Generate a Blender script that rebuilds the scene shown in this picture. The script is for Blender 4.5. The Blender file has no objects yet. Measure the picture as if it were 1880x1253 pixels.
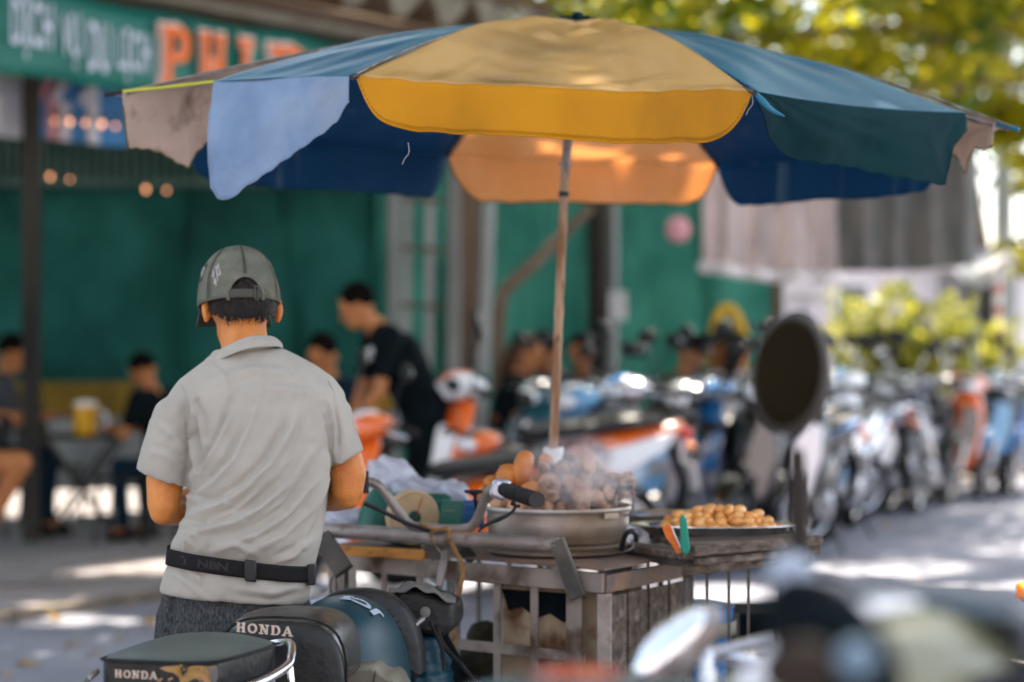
import bpy, bmesh, math, random
import numpy as np
from mathutils import Vector, Matrix, Euler
from math import sin, cos, pi, radians as R
random.seed(7)
F = 4440.0; H = 1.45; HY = 620.0           # focal length in photo pixels, eye height, horizon row
sc = bpy.context.scene; COL = sc.collection
def P(px, py, d): return Vector(((px-940)/F*d, d, H-(py-HY)/F*d))
def G(px, d, z=0): return Vector(((px-940)/F*d, d, z))
rnd = random.uniform
# ---------------------------------------------------------------- materials
MATS = {}
def mat(name, c1, c2=None, scale=8, lo=.35, hi=.65, rough=.6, metal=0, bump=0, bscale=None, stretch=(1,1,1), trans=0,
        tcol=None, spec=None, coat=0, detail=4, rvar=0, alpha=1, emit=None, es=0, sheen=0, c3=None, s3=3, lo3=.5, hi3=.7, dist=0):
    m = bpy.data.materials.new(name); m.use_nodes = True; nt = m.node_tree; N = nt.nodes; L = nt.links
    if spec is None: spec = .05 if (rough >= .6 and not metal) else .25
    b = N['Principled BSDF']; out = N['Material Output']
    def col(c): return (c[0], c[1], c[2], 1)
    b.inputs['Base Color'].default_value = col(c1)
    b.inputs['Roughness'].default_value = rough; b.inputs['Metallic'].default_value = metal
    b.inputs['Specular IOR Level'].default_value = spec; b.inputs['Coat Weight'].default_value = coat
    b.inputs['Sheen Weight'].default_value = sheen; b.inputs['Alpha'].default_value = alpha
    tc = N.new('ShaderNodeTexCoord'); mp = N.new('ShaderNodeMapping'); mp.inputs['Scale'].default_value = stretch
    L.new(tc.outputs['Object'], mp.inputs['Vector'])
    cs = b.inputs['Base Color']; src = None
    if c2:
        n = N.new('ShaderNodeTexNoise'); n.inputs['Scale'].default_value = scale; n.inputs['Detail'].default_value = detail
        n.inputs['Distortion'].default_value = dist
        r = N.new('ShaderNodeValToRGB'); r.color_ramp.elements[0].position = lo; r.color_ramp.elements[1].position = hi
        r.color_ramp.elements[0].color = col(c1); r.color_ramp.elements[1].color = col(c2)
        L.new(mp.outputs[0], n.inputs['Vector']); L.new(n.outputs['Fac'], r.inputs['Fac']); src = r.outputs['Color']
        if rvar:
            mr = N.new('ShaderNodeMapRange'); mr.inputs[1].default_value = lo; mr.inputs[2].default_value = hi
            mr.inputs[3].default_value = rough; mr.inputs[4].default_value = min(1, max(.03, rough+rvar))
            L.new(n.outputs['Fac'], mr.inputs[0]); L.new(mr.outputs[0], b.inputs['Roughness'])
    if c3:
        n3 = N.new('ShaderNodeTexNoise'); n3.inputs['Scale'].default_value = s3; n3.inputs['Detail'].default_value = 6
        L.new(mp.outputs[0], n3.inputs['Vector'])
        mr3 = N.new('ShaderNodeMapRange'); mr3.inputs[1].default_value = lo3; mr3.inputs[2].default_value = hi3; mr3.clamp = True
        L.new(n3.outputs['Fac'], mr3.inputs[0])
        mx = N.new('ShaderNodeMix'); mx.data_type = 'RGBA'; L.new(mr3.outputs[0], mx.inputs[0])
        if src: L.new(src, mx.inputs[6])
        else: mx.inputs[6].default_value = col(c1)
        mx.inputs[7].default_value = col(c3); src = mx.outputs[2]
    if src: L.new(src, cs)
    if bump:
        bn = N.new('ShaderNodeTexNoise'); bn.inputs['Scale'].default_value = bscale or scale; bn.inputs['Detail'].default_value = 5
        L.new(mp.outputs[0], bn.inputs['Vector'])
        bp = N.new('ShaderNodeBump'); bp.inputs['Strength'].default_value = min(1, bump); bp.inputs['Distance'].default_value = .01
        L.new(bn.outputs['Fac'], bp.inputs['Height']); L.new(bp.outputs[0], b.inputs['Normal'])
    if emit: b.inputs['Emission Color'].default_value = col(emit); b.inputs['Emission Strength'].default_value = es
    if trans:
        t = N.new('ShaderNodeBsdfTranslucent'); t.inputs['Color'].default_value = col(tcol or c1)
        if src and not tcol: L.new(src, t.inputs['Color'])
        x = N.new('ShaderNodeMixShader'); x.inputs[0].default_value = trans
        L.new(b.outputs[0], x.inputs[1]); L.new(t.outputs[0], x.inputs[2]); L.new(x.outputs[0], out.inputs['Surface'])
    MATS[name] = m; return m
# ---------------------------------------------------------------- mesh builder
def frame(d, up=Vector((0,0,1))):
    d = d.normalized(); s = d.cross(up)
    if s.length < 1e-4: s = d.cross(Vector((0,1,0)))
    s.normalize(); return s, s.cross(d).normalized()
class MB:
    def __init__(s): s.v = []; s.f = []
    def add(s, vs, fs):
        o = len(s.v); s.v += [tuple(v) for v in vs]; s.f += [tuple(i+o for i in f) for f in fs]; return s
    def box(s, c, d, rot=None):
        c = Vector(c); M = rot or Matrix.Identity(3); vs = []
        for x in (-1,1):
            for y in (-1,1):
                for z in (-1,1): vs.append(c + M @ Vector((x*d[0]/2, y*d[1]/2, z*d[2]/2)))
        return s.add(vs, [(0,1,3,2),(4,6,7,5),(0,4,5,1),(2,3,7,6),(0,2,6,4),(1,5,7,3)])
    def bar(s, p0, p1, w, h, up=(0,0,1)):
        p0 = Vector(p0); p1 = Vector(p1); a, b = frame(p1-p0, Vector(up)); vs = []
        for p in (p0, p1):
            for i, j in ((-1,-1),(1,-1),(1,1),(-1,1)): vs.append(p + a*w/2*i + b*h/2*j)
        return s.add(vs, [(3,2,1,0),(4,5,6,7),(0,1,5,4),(1,2,6,5),(2,3,7,6),(3,0,4,7)])
    def loft(s, rings, cap=True):
        n = len(rings[0]); vs = [p for r in rings for p in r]; fs = []
        for k in range(len(rings)-1):
            for i in range(n): fs.append((k*n+i, k*n+(i+1)%n, (k+1)*n+(i+1)%n, (k+1)*n+i))
        if cap: fs.append(tuple(reversed(range(n)))); fs.append(tuple((len(rings)-1)*n+i for i in range(n)))
        return s.add(vs, fs)
    def tube(s, pts, r, n=10, cap=True, smooth=0, flat=1):
        pts = [Vector(p) for p in pts]
        rs = list(r) if isinstance(r, (list, tuple)) else [r]*len(pts)
        if smooth:
            np_, nr = [], []
            for i in range(len(pts)-1):
                a, b, c, d = pts[max(0,i-1)], pts[i], pts[i+1], pts[min(len(pts)-1,i+2)]
                for k in range(smooth):
                    t = k/smooth
                    np_.append(.5*((2*b)+(c-a)*t+(2*a-5*b+4*c-d)*t*t+(3*b-a-3*c+d)*t**3)); nr.append(rs[i]*(1-t)+rs[i+1]*t)
            np_.append(pts[-1]); nr.append(rs[-1]); pts, rs = np_, nr
        rings = []; a = None
        for i, p in enumerate(pts):
            t = (pts[min(i+1,len(pts)-1)]-pts[max(i-1,0)]).normalized()
            if a is None: a, b = frame(t)
            else:
                a = (a - t*a.dot(t)); a = a.normalized() if a.length > 1e-5 else frame(t)[0]; b = a.cross(t).normalized()*-1
            b = t.cross(a).normalized()
            rings.append([p + a*rs[i]*cos(2*pi*k/n) + b*rs[i]*flat*sin(2*pi*k/n) for k in range(n)])
        return s.loft(rings, cap)
    def lathe(s, prof, n=24, M=None, cap=True):
        M = M or Matrix.Identity(4); rings = []
        for r, z in prof: rings.append([M @ Vector((r*cos(2*pi*k/n), r*sin(2*pi*k/n), z)) for k in range(n)])
        return s.loft(rings, cap)
    def ell(s, c, r, n=14, m=9, rot=None, pw=1):
        c = Vector(c); M = rot or Matrix.Identity(3); rings = []
        if not isinstance(r, (tuple, list, Vector)): r = (r, r, r)
        for j in range(1, m):
            th = pi*j/m - pi/2
            rings.append([c + M @ Vector((r[0]*cos(th)*cos(2*pi*k/n), r[1]*cos(th)*sin(2*pi*k/n), r[2]*sin(th))) for k in range(n)])
        o = len(s.v); s.loft(rings, False); s.v += [tuple(c+M@Vector((0,0,-r[2]))), tuple(c+M@Vector((0,0,r[2])))]
        b = len(s.v)-2
        for k in range(n):
            s.f.append((b, o+(k+1)%n, o+k)); s.f.append((b+1, o+(m-2)*n+k, o+(m-2)*n+(k+1)%n))
        return s
    def grid(s, fn, nu, nv):
        vs = [fn(i/nu, j/nv) for j in range(nv+1) for i in range(nu+1)]; w = nu+1
        return s.add(vs, [(j*w+i, j*w+i+1, (j+1)*w+i+1, (j+1)*w+i) for j in range(nv) for i in range(nu)])
    def prism(s, pts, off):
        off = Vector(off); n = len(pts); pts = [Vector(p) for p in pts]
        vs = pts + [p+off for p in pts]
        return s.add(vs, [tuple(range(n)), tuple(reversed(range(n, 2*n)))] + [(i, i+n, (i+1)%n+n, (i+1)%n) for i in range(n)])
    def capsule(s, p0, p1, r0, r1, n=12):
        p0 = Vector(p0); p1 = Vector(p1); t = (p1-p0); l = t.length
        if l < 1e-5: return s.ell(p0, r0)
        t /= l; pts, rs = [], []
        for k in range(5):
            a = pi/2*(1-k/4); pts.append(p0 - t*r0*sin(a)); rs.append(max(.001, r0*cos(a)))
        for k in range(5):
            a = pi/2*k/4; pts.append(p1 + t*r1*sin(a)); rs.append(max(.001, r1*cos(a)))
        return s.tube(pts, rs, n)
    def xf(s, M):
        s.v = [tuple(M @ Vector(v)) for v in s.v]; return s
    def map(s, fn): s.v = [tuple(fn(Vector(v))) for v in s.v]; return s
    def build(s, name, m, parent=None, bevel=0, solid=0, sub=0, ang=40, at=None, flat=False, weld=False):
        me = bpy.data.meshes.new(name); off = Vector((0,0,0))
        if parent is not None: off = OFF.get(parent.name, off)
        elif at is not None: off = Vector(at)
        me.from_pydata([(v[0]-off.x, v[1]-off.y, v[2]-off.z) for v in s.v], [], s.f)
        bm = bmesh.new(); bm.from_mesh(me)
        if weld: bmesh.ops.remove_doubles(bm, verts=bm.verts, dist=1e-5)
        if len(bm.faces) < 60000: bmesh.ops.recalc_face_normals(bm, faces=bm.faces)
        bm.to_mesh(me); bm.free()
        me.materials.append(MATS[m] if isinstance(m, str) else m)
        o = bpy.data.objects.new(name, me); COL.objects.link(o)
        if not flat:
            me.shade_smooth(); me.set_sharp_from_angle(angle=R(ang))
        if parent is not None: o.parent = parent; OFF[o.name] = off
        elif at is not None: o.location = off; OFF[o.name] = off
        if solid: md = o.modifiers.new('s', 'SOLIDIFY'); md.thickness = solid; md.offset = 0
        if bevel: md = o.modifiers.new('b', 'BEVEL'); md.width = bevel; md.segments = 2; md.limit_method = 'ANGLE'; md.angle_limit = R(35)
        if sub: md = o.modifiers.new('u', 'SUBSURF'); md.levels = sub; md.render_levels = sub
        return o
OFF = {}
def tag(o, label=None, cat=None, group=None, kind=None):
    if label: o['label'] = label
    if cat: o['category'] = cat
    if group: o['group'] = group
    if kind: o['kind'] = kind
    return o
def thing(name, label, cat, loc=(0,0,0), group=None, kind=None):
    o = bpy.data.objects.new(name, None); COL.objects.link(o); o.location = loc; o.empty_display_size = .1
    OFF[o.name] = Vector(loc); return tag(o, label, cat, group, kind)
def dup(o, loc=None, rot=None, parent=None, scale=None):
    c = o.copy(); COL.objects.link(c)
    if parent is not None: c.parent = parent
    for ch in list(o.children): dup(ch, parent=c)
    if loc is not None: c.location = loc
    if rot is not None: c.rotation_euler = rot
    if scale is not None: c.scale = (scale,)*3
    return c
def remesh(mb, voxel, smooth=6, fac=.5):
    """union of overlapping closed shapes as one continuous skin -> new MB"""
    me = bpy.data.meshes.new('t'); me.from_pydata(mb.v, [], mb.f)
    bm = bmesh.new(); bm.from_mesh(me); bmesh.ops.recalc_face_normals(bm, faces=bm.faces); bm.to_mesh(me); bm.free()
    o = bpy.data.objects.new('t', me); COL.objects.link(o)
    md = o.modifiers.new('r', 'REMESH'); md.mode = 'VOXEL'; md.voxel_size = voxel; md.adaptivity = 0
    if smooth: md = o.modifiers.new('s', 'SMOOTH'); md.factor = fac; md.iterations = smooth
    dg = bpy.context.evaluated_depsgraph_get(); e = o.evaluated_get(dg); m2 = e.to_mesh()
    co = np.empty(len(m2.vertices)*3, 'f'); m2.vertices.foreach_get('co', co); co = co.reshape(-1, 3)
    no = np.empty(len(m2.vertices)*3, 'f'); m2.vertices.foreach_get('normal', no); no = no.reshape(-1, 3)
    r = MB(); r.v = [tuple(map(float, c)) for c in co]; r.f = [tuple(p.vertices) for p in m2.polygons]; r.co = co.astype('d'); r.no = no.astype('d')
    e.to_mesh_clear(); bpy.data.objects.remove(o); bpy.data.meshes.remove(me); return r
def rotz(a): return Matrix.Rotation(a, 3, 'Z')
def text_mb(s, size=1, bold=0.0, ext=.01, sx=1, sy=1):
    """flat lettering centred on the origin in the xy plane"""
    cu = bpy.data.curves.new('t', 'FONT'); cu.body = s; cu.size = size; cu.extrude = ext; cu.offset = bold
    cu.align_x = 'CENTER'; cu.align_y = 'CENTER'; cu.resolution_u = 4
    o = bpy.data.objects.new('t', cu); COL.objects.link(o); dg = bpy.context.evaluated_depsgraph_get(); e = o.evaluated_get(dg)
    m = e.to_mesh(); r = MB(); r.v = [(v.co.x*sx, v.co.y*sy, v.co.z) for v in m.vertices]; r.f = [tuple(p.vertices) for p in m.polygons]
    e.to_mesh_clear(); bpy.data.objects.remove(o); bpy.data.curves.remove(cu); return r
# slab-serif capitals drawn with strokes (cell 1 wide, 1 high)
def slab(word, w=1.0, gap=.25, t=.24, s=.14, ext=.02):
    mb = MB(); x = 0; z = [0]
    def q(x0, y0, x1, y1, th):
        z[0] += .0006
        mb.bar((x+x0*w, y0, z[0]), (x+x1*w, y1, z[0]), th, ext)
    def hz(x0, x1, y, th): q(x0, y, x1, y, th)
    for ch in word:
        if ch == 'H':
            q(.22,0,.22,1,t); q(.78,0,.78,1,t); hz(.2,.8,.5,s)
            for a in (.22,.78):
                for y in (s/2, 1-s/2): hz(a-.19, a+.19, y, s)
        elif ch == 'O':
            n = 20
            for k in range(n):
                a, b = 2*pi*k/n, 2*pi*(k+1.15)/n
                q(.5+.40*cos(a), .5+.42*sin(a), .5+.40*cos(b), .5+.42*sin(b), .17+.08*abs(cos(a)))
        elif ch == 'N':
            q(.2,0,.2,1,s*1.2); q(.82,0,.82,1,s*1.2); q(.2,.95,.8,.05,t)
            hz(-.05,.4,1-s/2,s); hz(.6,1.05,1-s/2,s); hz(-.05,.42,s/2,s)
        elif ch in 'DPB':
            q(.22,0,.22,1,t); hz(0,.5,1-s/2,s)
            if ch != 'P': hz(0,.5,s/2,s)
            else: hz(-.02,.46,s/2,s)
            arcs = [(.5,.43)] if ch == 'D' else ([(.72,.22)] if ch == 'P' else [(.75,.2),(.27,.22)])
            for cy, ry in arcs:
                n = 12
                for k in range(n):
                    a, b = pi*k/n-pi/2, pi*(k+1.15)/n-pi/2
                    q(.5+.38*cos(a), cy+ry*sin(a), .5+.38*cos(b), cy+ry*sin(b), .13+.12*abs(cos(a)))
            if ch == 'P': hz(.2,.5,.5,s)
            if ch == 'B': hz(.2,.5,.52,s)
        elif ch == 'A':
            q(.12,.05,.5,.98,s*1.2); q(.5,.98,.88,.05,t); hz(.28,.72,.32,s*.9); hz(-.08,.32,s/2,s); hz(.66,1.1,s/2,s)
        elif ch == 'I':
            q(.4,0,.4,1,t); hz(.12,.68,s/2,s); hz(.12,.68,1-s/2,s)
        x += (w*(.8 if ch == 'I' else .5 if ch == ' ' else 1)+gap)
    mb.w = x-gap; return mb
def on_plane(mb, o, ux, uy, scale=1):
    """lay lettering (x right, y up) on the plane at o with axes ux, uy"""
    o = Vector(o); ux = Vector(ux).normalized(); uy = Vector(uy).normalized(); n = ux.cross(uy).normalized()
    return mb.map(lambda v: o + ux*v.x*scale + uy*v.y*scale + n*v.z*scale)
# ================================================================= materials
mat('asphalt', (.26,.265,.31), (.33,.335,.39), 60, rough=.85, bump=.4, bscale=220, c3=(.20,.205,.24), s3=.8, lo3=.45, hi3=.8)
mat('pavement', (.34,.31,.32), (.44,.40,.41), 5, rough=.85, bump=.3, bscale=90, c3=(.25,.235,.235), s3=.7, lo3=.45, hi3=.75)
mat('kerb', (.30,.24,.19), (.14,.13,.11), 6, rough=.9, bump=.5, bscale=40)
mat('tarp_dark', (.009,.068,.054), (.022,.125,.10), 1.6, rough=.7, bump=.4, bscale=4, trans=.1, c3=(.007,.034,.032), s3=.9, lo3=.48, hi3=.7, detail=8)
mat('tarp_light', (.028,.16,.12), (.065,.27,.20), 1.4, rough=.7, bump=.4, bscale=3, trans=.15, c3=(.01,.09,.075), s3=.9, lo3=.5, hi3=.75, detail=8)
mat('sign_green', (.008,.13,.10), (.012,.17,.13), 2, rough=.45)
mat('sign_blue', (.60,.66,.78), rough=.5); mat('sign_orange', (.85,.17,.02), rough=.5); mat('sign_pale', (.75,.62,.56), rough=.5)
mat('eave', (.09,.06,.04), (.14,.10,.07), 5, rough=.8, bump=.3)
mat('canvas_grey', (.30,.28,.22), (.22,.2,.16), 4, rough=.8, trans=.2)
mat('canvas_pink', (.60,.53,.51), (.85,.76,.74), 3, rough=.8, trans=.55, stretch=(2.5,2.5,.9))
mat('canvas_dull', (.20,.21,.195), (.30,.28,.26), 3, rough=.8, trans=.45, stretch=(2,2,1))
mat('post_grey', (.30,.31,.29), (.2,.21,.2), 6, rough=.5, metal=.3, stretch=(1,1,.2))
mat('post_dark', (.022,.022,.02), (.05,.045,.035), 5, rough=.6, stretch=(1,1,.2))
mat('post_brown', (.11,.075,.05), (.17,.12,.085), 5, rough=.8, stretch=(1,1,.2))
mat('bark', (.10,.07,.05), (.17,.125,.09), 9, rough=.9, bump=.8, bscale=18, stretch=(1,1,.3))
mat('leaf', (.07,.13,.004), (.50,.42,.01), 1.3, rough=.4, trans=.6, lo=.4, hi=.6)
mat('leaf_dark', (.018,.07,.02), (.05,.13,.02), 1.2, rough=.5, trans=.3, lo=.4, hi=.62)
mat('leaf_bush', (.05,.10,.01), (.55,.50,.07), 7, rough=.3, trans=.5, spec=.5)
mat('wall_pale', (.62,.55,.56), (.52,.46,.48), .6, rough=.8); mat('wall_bright', (.8,.76,.76), (.7,.66,.66), .5, rough=.8)
mat('wall_green', (.03,.19,.13), rough=.8)
mat('glass_dark', (.03,.05,.06), rough=.1, spec=.8); mat('roof_grey', (.28,.27,.28), rough=.7)
mat('yellow', (.55,.33,.02), rough=.45); mat('yellow_wall', (.22,.14,.02), (.12,.08,.02), 3, rough=.7)
mat('skin', (.60,.24,.055), (.47,.155,.028), 9, rough=.5, bump=.22, bscale=170, spec=.35, c3=(.40,.11,.03), s3=17, lo3=.5, hi3=.75)
mat('skin_far', (.40,.16,.055), (.32,.115,.04), 10, rough=.55)
mat('hair', (.004,.003,.003), (.018,.014,.011), 90, rough=.5, spec=.2, bump=.6, bscale=220, stretch=(1,1,.15))
mat('hair_far', (.006,.005,.004), rough=.9, spec=0); mat('hair_brown', (.05,.02,.008), rough=.5)
mat('cloth_black', (.002,.004,.005), (.004,.008,.010), 20, rough=.8); mat('cloth_navy', (.006,.018,.03), rough=.8)
mat('cloth_grey', (.05,.055,.06), rough=.85); mat('cloth_white', (.7,.7,.72), rough=.8); mat('cloth_olive', (.06,.06,.04), rough=.85)
mat('cloth_blue', (.08,.25,.5), rough=.8); mat('cloth_pink', (.6,.3,.32), rough=.8); mat('cloth_orange', (.7,.2,.03), rough=.7)
mat('rubber', (.012,.012,.013), (.03,.028,.026), 30, rough=.6, bump=.2, bscale=90); mat('black_plastic', (.01,.011,.012), (.02,.02,.022), 25, rough=.35)
mat('chrome', (.75,.75,.76), (.5,.5,.52), 12, rough=.12, metal=1, rvar=.18, bump=.05, bscale=30)
mat('mirror', (.8,.82,.84), rough=.03, metal=1); mat('lamp_glass', (.75,.8,.85), rough=.06, spec=.9, coat=1)
mat('tail_red', (.5,.02,.01), rough=.15, coat=1); mat('indicator', (.8,.22,.02), rough=.15, coat=1)
mat('beer', (.62,.30,.01), (.72,.4,.02), 20, rough=.08, coat=1); mat('foam', (.85,.82,.75), rough=.8)
mat('white_plastic', (.7,.7,.7), rough=.4)
# ================================================================= ground
U = Vector((.52,.854,0)); V = Vector((.854,-.52,0))        # along the street, across it (towards the road)
K0 = G(0, 12.4); K0.z = 0                                  # a point of the pavement edge
def st(a, b, z=0): p = K0 + U*a + V*b; return Vector((p.x, p.y, z))
mb = MB(); mb.add([(-300,-60,0),(300,-60,0),(300,500,0),(-300,500,0)], [(0,1,2,3)])
tag(mb.build('road', 'asphalt', flat=True), kind='structure')
mb = MB(); mb.add([st(-14,-9,.05),st(-14,0,.05),st(70,0,.05),st(70,-9,.05)], [(0,1,2,3)])
tag(mb.build('pavement', 'pavement', flat=True), kind='structure')
mb = MB()
k = -14
while k < 60:
    mb.bar(st(k+.01, .06, .026), st(k+.98, .06, .026), .12, .06); k += 1
tag(mb.build('kerb', 'kerb', bevel=.008), kind='structure')
mb = MB(); random.seed(3)
for i in range(15):                                         # paving joints, shallow dark seams
    mb.bar(st(-14,-.8-i*.6,.052), st(40,-.8-i*.6,.052), .012, .004)
for i in range(70): mb.bar(st(-14+i*.6,-.14,.0525), st(-14+i*.6,-8.9,.0525), .012, .004)
tag(mb.build('paving_joints', 'kerb', flat=True), kind='structure')
# fallen leaves
lf = MB()
def leafshape(u, v):
    w = .024*sin(pi*min(1, max(0, u)))**.8; return Vector(((u-.5)*.09, (v-.5)*2*w, .012*sin(u*5)+.01*abs(v-.5)))
lf.grid(leafshape, 6, 2)
mat('dry_leaf', (.55,.34,.03), (.35,.17,.03), 20, rough=.6, trans=.2)
l0 = lf.build('fallen_leaf', 'dry_leaf'); spots = [(40,1222),(55,1226),(10,1244),(220,1178),(170,1205),(105,1140),(92,1133),(278,1145),(130,1190),(1690,1072),(1437,905),(1700,918),(1648,1120),(1345,905),(1625,968)]
for i, (x, y) in enumerate(spots):
    d = H*F/(y-HY); z = .004 if x > 400 or y > 1090 else .056
    o = l0 if i == 0 else dup(l0)
    o.location = G(x, d if z < .05 else (H-.05)*F/(y-HY), z+.004); o.rotation_euler = (rnd(-.2,.2), rnd(-.2,.2), rnd(0,6)); o.scale = (rnd(.7,1.2),)*3
    where = ['beside the torn seat pad at the left edge','close to another leaf at the lower left','at the lower left corner of the photo','just left of the grey trousers','above the torn seat pad','near the kerb at the far left','beside the kerb at the left edge','against the grey trousers','midway between kerb and seat pad','alone on the open asphalt at right','at the foot of the dark scooters','near the motorcycle wheels at right','on asphalt above the black seat','by the tray of nuts on the road behind','on the road right of the wooden shelf'][i]
    tag(o, 'yellow fallen leaf '+where, 'leaf', 'yellow leaves fallen on the ground')
mat('fence_green', (.10,.17,.14), (.05,.10,.08), 3, rough=.5)
# ================================================================= street facade
def facade(px, dz=0):                                       # the tarpaulin line: depth as a function of the column
    return 18.6 + (px/1420.)*5.0 + dz
def tarp(name, label, p0, p1, y0, y1, m, amp=.05, n=40, dz=0, seed=0):
    random.seed(seed); ph = [rnd(0,6) for _ in range(6)]
    def fn(u, v):
        px = p0+(p1-p0)*u; d = facade(px)+dz; ya = y0[0]+(y0[1]-y0[0])*u; yb = y1[0]+(y1[1]-y1[0])*u
        p = P(px, ya, d); q = P(px, yb, d); w = p.lerp(q, v)
        w.y += amp*(sin(u*31+ph[0]+2.5*sin(v*4+ph[1]+u*5))*.5*(1-v*.6)+1.3*sin(u*7+ph[2]+v*3)+.6*sin(v*9+u*12+ph[3])+1.2*math.exp(-((u-.35-.2*v+.1*sin(ph[4]))/.03)**2)-1.0*math.exp(-((u-.72+.15*v)/.02)**2)); w.z += .03*sin(u*20+ph[4])*(1-v); return w
    mb = MB(); mb.grid(fn, n, 16); o = mb.build(name, m, at=P((p0+p1)/2, y1[0], facade((p0+p1)/2)+dz), solid=.01)
    return tag(o, label, 'tarpaulin', 'green tarpaulins closing the shop front')
tarp('tarpaulin', 'dark green tarpaulin behind the left pole and drinkers', -160, 335, (200,190), (910,890), 'tarp_dark', seed=1)
tarp('tarpaulin', 'dark green tarpaulin hanging behind the vendor\'s cap', 325, 700, (190,200), (900,870), 'tarp_dark', seed=2, dz=.06)
tarp('tarpaulin', 'mid green sheet behind the grey window frame', 690, 905, (180,190), (880,860), 'tarp_light', seed=3, dz=.1)
tarp('tarpaulin', 'bright green sheet with a bent branch before it, left of the pole', 895, 1100, (180,190), (860,850), 'tarp_light', seed=4, dz=.0)
tarp('tarpaulin', 'pale green sheet with a pink lantern before it', 1095, 1440, (180,200), (850,835), 'tarp_light', seed=5, dz=.08)
# ribbed shutter strip above the left tarps
mb = MB()
for i in range(44):
    px = -120+i*18; d = facade(px)-.25; mb.bar(P(px,205,d), P(px,345,d), .03, .03, up=(0,1,0))
for py in (230, 335): mb.bar(P(-130,py,facade(-130)-.27), P(700,py,facade(700)-.27), .03, .03)
tag(mb.build('barred_grille', 'fence_green', at=P(250,340,19.2)), 'dull green barred grille hanging before the top of the left tarpaulins', 'grille')
# sign banner
A0 = P(0,126,14.8); A0.z = 3.1; zs0, zs1 = 3.07, 3.62
def sg(a, z, o=0): p = Vector((A0.x, A0.y, 0)) + U*a + V*o; return Vector((p.x, p.y, z))
t = thing('shop_sign', 'long green shop sign with pale blue words and big orange capitals', 'sign', sg(2, zs0))
def bn(u, v): return sg(-1.2+8.2*u, zs0+(zs1-zs0)*v+.012*sin(u*40), .02*sin(u*23+v*3))
mb = MB(); mb.grid(bn, 60, 6); mb.build('banner', 'sign_green', t, solid=.03)
def letters(s, a0, a1, z0, z1, m, nm, bold=0, ext=.004, lift=.05, slabs=False, grow=0):
    if slabs: g = slab(s, 1, .34, .22+grow, .12+grow, .03)
    else: g = text_mb(s, 1, bold, .01)
    xs = [v[0] for v in g.v]; ys = [v[1] for v in g.v]; x0, x1, y0, y1 = min(xs), max(xs), min(ys), max(ys)
    g.map(lambda v: sg(a0+(a1-a0)*(v.x-x0)/(x1-x0), z0+(z1-z0)*(v.y-y0)/(y1-y0), lift+v.z*.2)); return g.build(nm, m, t, flat=True)
def aof(px):                                                # distance along the sign seen at a column
    k = (px-940)/F; return (k*A0.y - A0.x)/(U.x-k*U.y)
letters('DỊCH', aof(10), aof(86), 3.17, 3.55, 'sign_blue', 'lettering', .012); letters('VỤ', aof(102), aof(137), 3.15, 3.5, 'sign_blue', 'lettering', .012)
letters('DU', aof(152), aof(190), 3.15, 3.47, 'sign_blue', 'lettering', .012); letters('LỊCH', aof(206), aof(265), 3.12, 3.46, 'sign_blue', 'lettering', .012)
letters('PHI', aof(278), aof(456), 3.08, 3.56, 'sign_pale', 'lettering', lift=.045, slabs=True, grow=.09)
letters('PHI', aof(283), aof(450), 3.11, 3.53, 'sign_orange', 'lettering', lift=.07, slabs=True)
letters('B', aof(478), aof(545), 3.08, 3.56, 'sign_pale', 'lettering', lift=.045, slabs=True, grow=.09); letters('BA', aof(483), aof(640), 3.11, 3.53, 'sign_orange', 'lettering', lift=.07, slabs=True)
# eave, gutter and scalloped valance above the sign
t = thing('shop_awning', 'brown eave with a pale gutter and grey scalloped valance over the sign', 'awning', sg(3, 3.7))
mb = MB(); mb.bar(sg(-2,3.70,.10), sg(9.2,3.70,.10), .10, .07); mb.build('gutter', 'canvas_grey', t, bevel=.01)
mb = MB(); mb.add([sg(-2,3.75,.0),sg(5.6,3.75,.0),sg(5.6,4.5,.0),sg(-2,4.5,.0)], [(0,1,2,3)]); mb.add([sg(-2,3.76,.4),sg(5.6,3.76,.4),sg(5.6,3.76,-5),sg(-2,3.76,-5)], [(3,2,1,0)])
mb.build('eave_board', 'eave', t, solid=.04)
mb = MB()
for i in range(9):
    a = .3+i*.62
    def scal(u, v, a=a): w = (1-v)**.9; return sg(a+.31+.30*(u*2-1)*(.15+.85*w), 4.06-.26*v, .45+.03*sin(u*6+v*4))
    mb.grid(scal, 8, 6)
mb.build('valance', 'canvas_grey', t, solid=.012)
mb = MB(); mb.bar(sg(.2,4.1,.44), sg(5.9,4.1,.44), .06, .08); mb.build('valance_rail', 'eave', t)
# wall over the eave and roof behind, pale buildings to the right
mb = MB(); mb.add([sg(-8,3.76,-5.2),sg(9,3.76,-5.2),sg(9,6.5,-5.2),sg(-8,6.5,-5.2)], [(0,1,2,3)]); mb.add([sg(-8,0,-5.2),sg(11,0,-5.2),sg(11,3.76,-5.2),sg(-8,3.76,-5.2)], [(0,1,2,3)])
tag(mb.build('shop_building', 'wall_green', solid=.2), 'dark green shop wall closing the space behind the tarpaulins', 'building')
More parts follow.
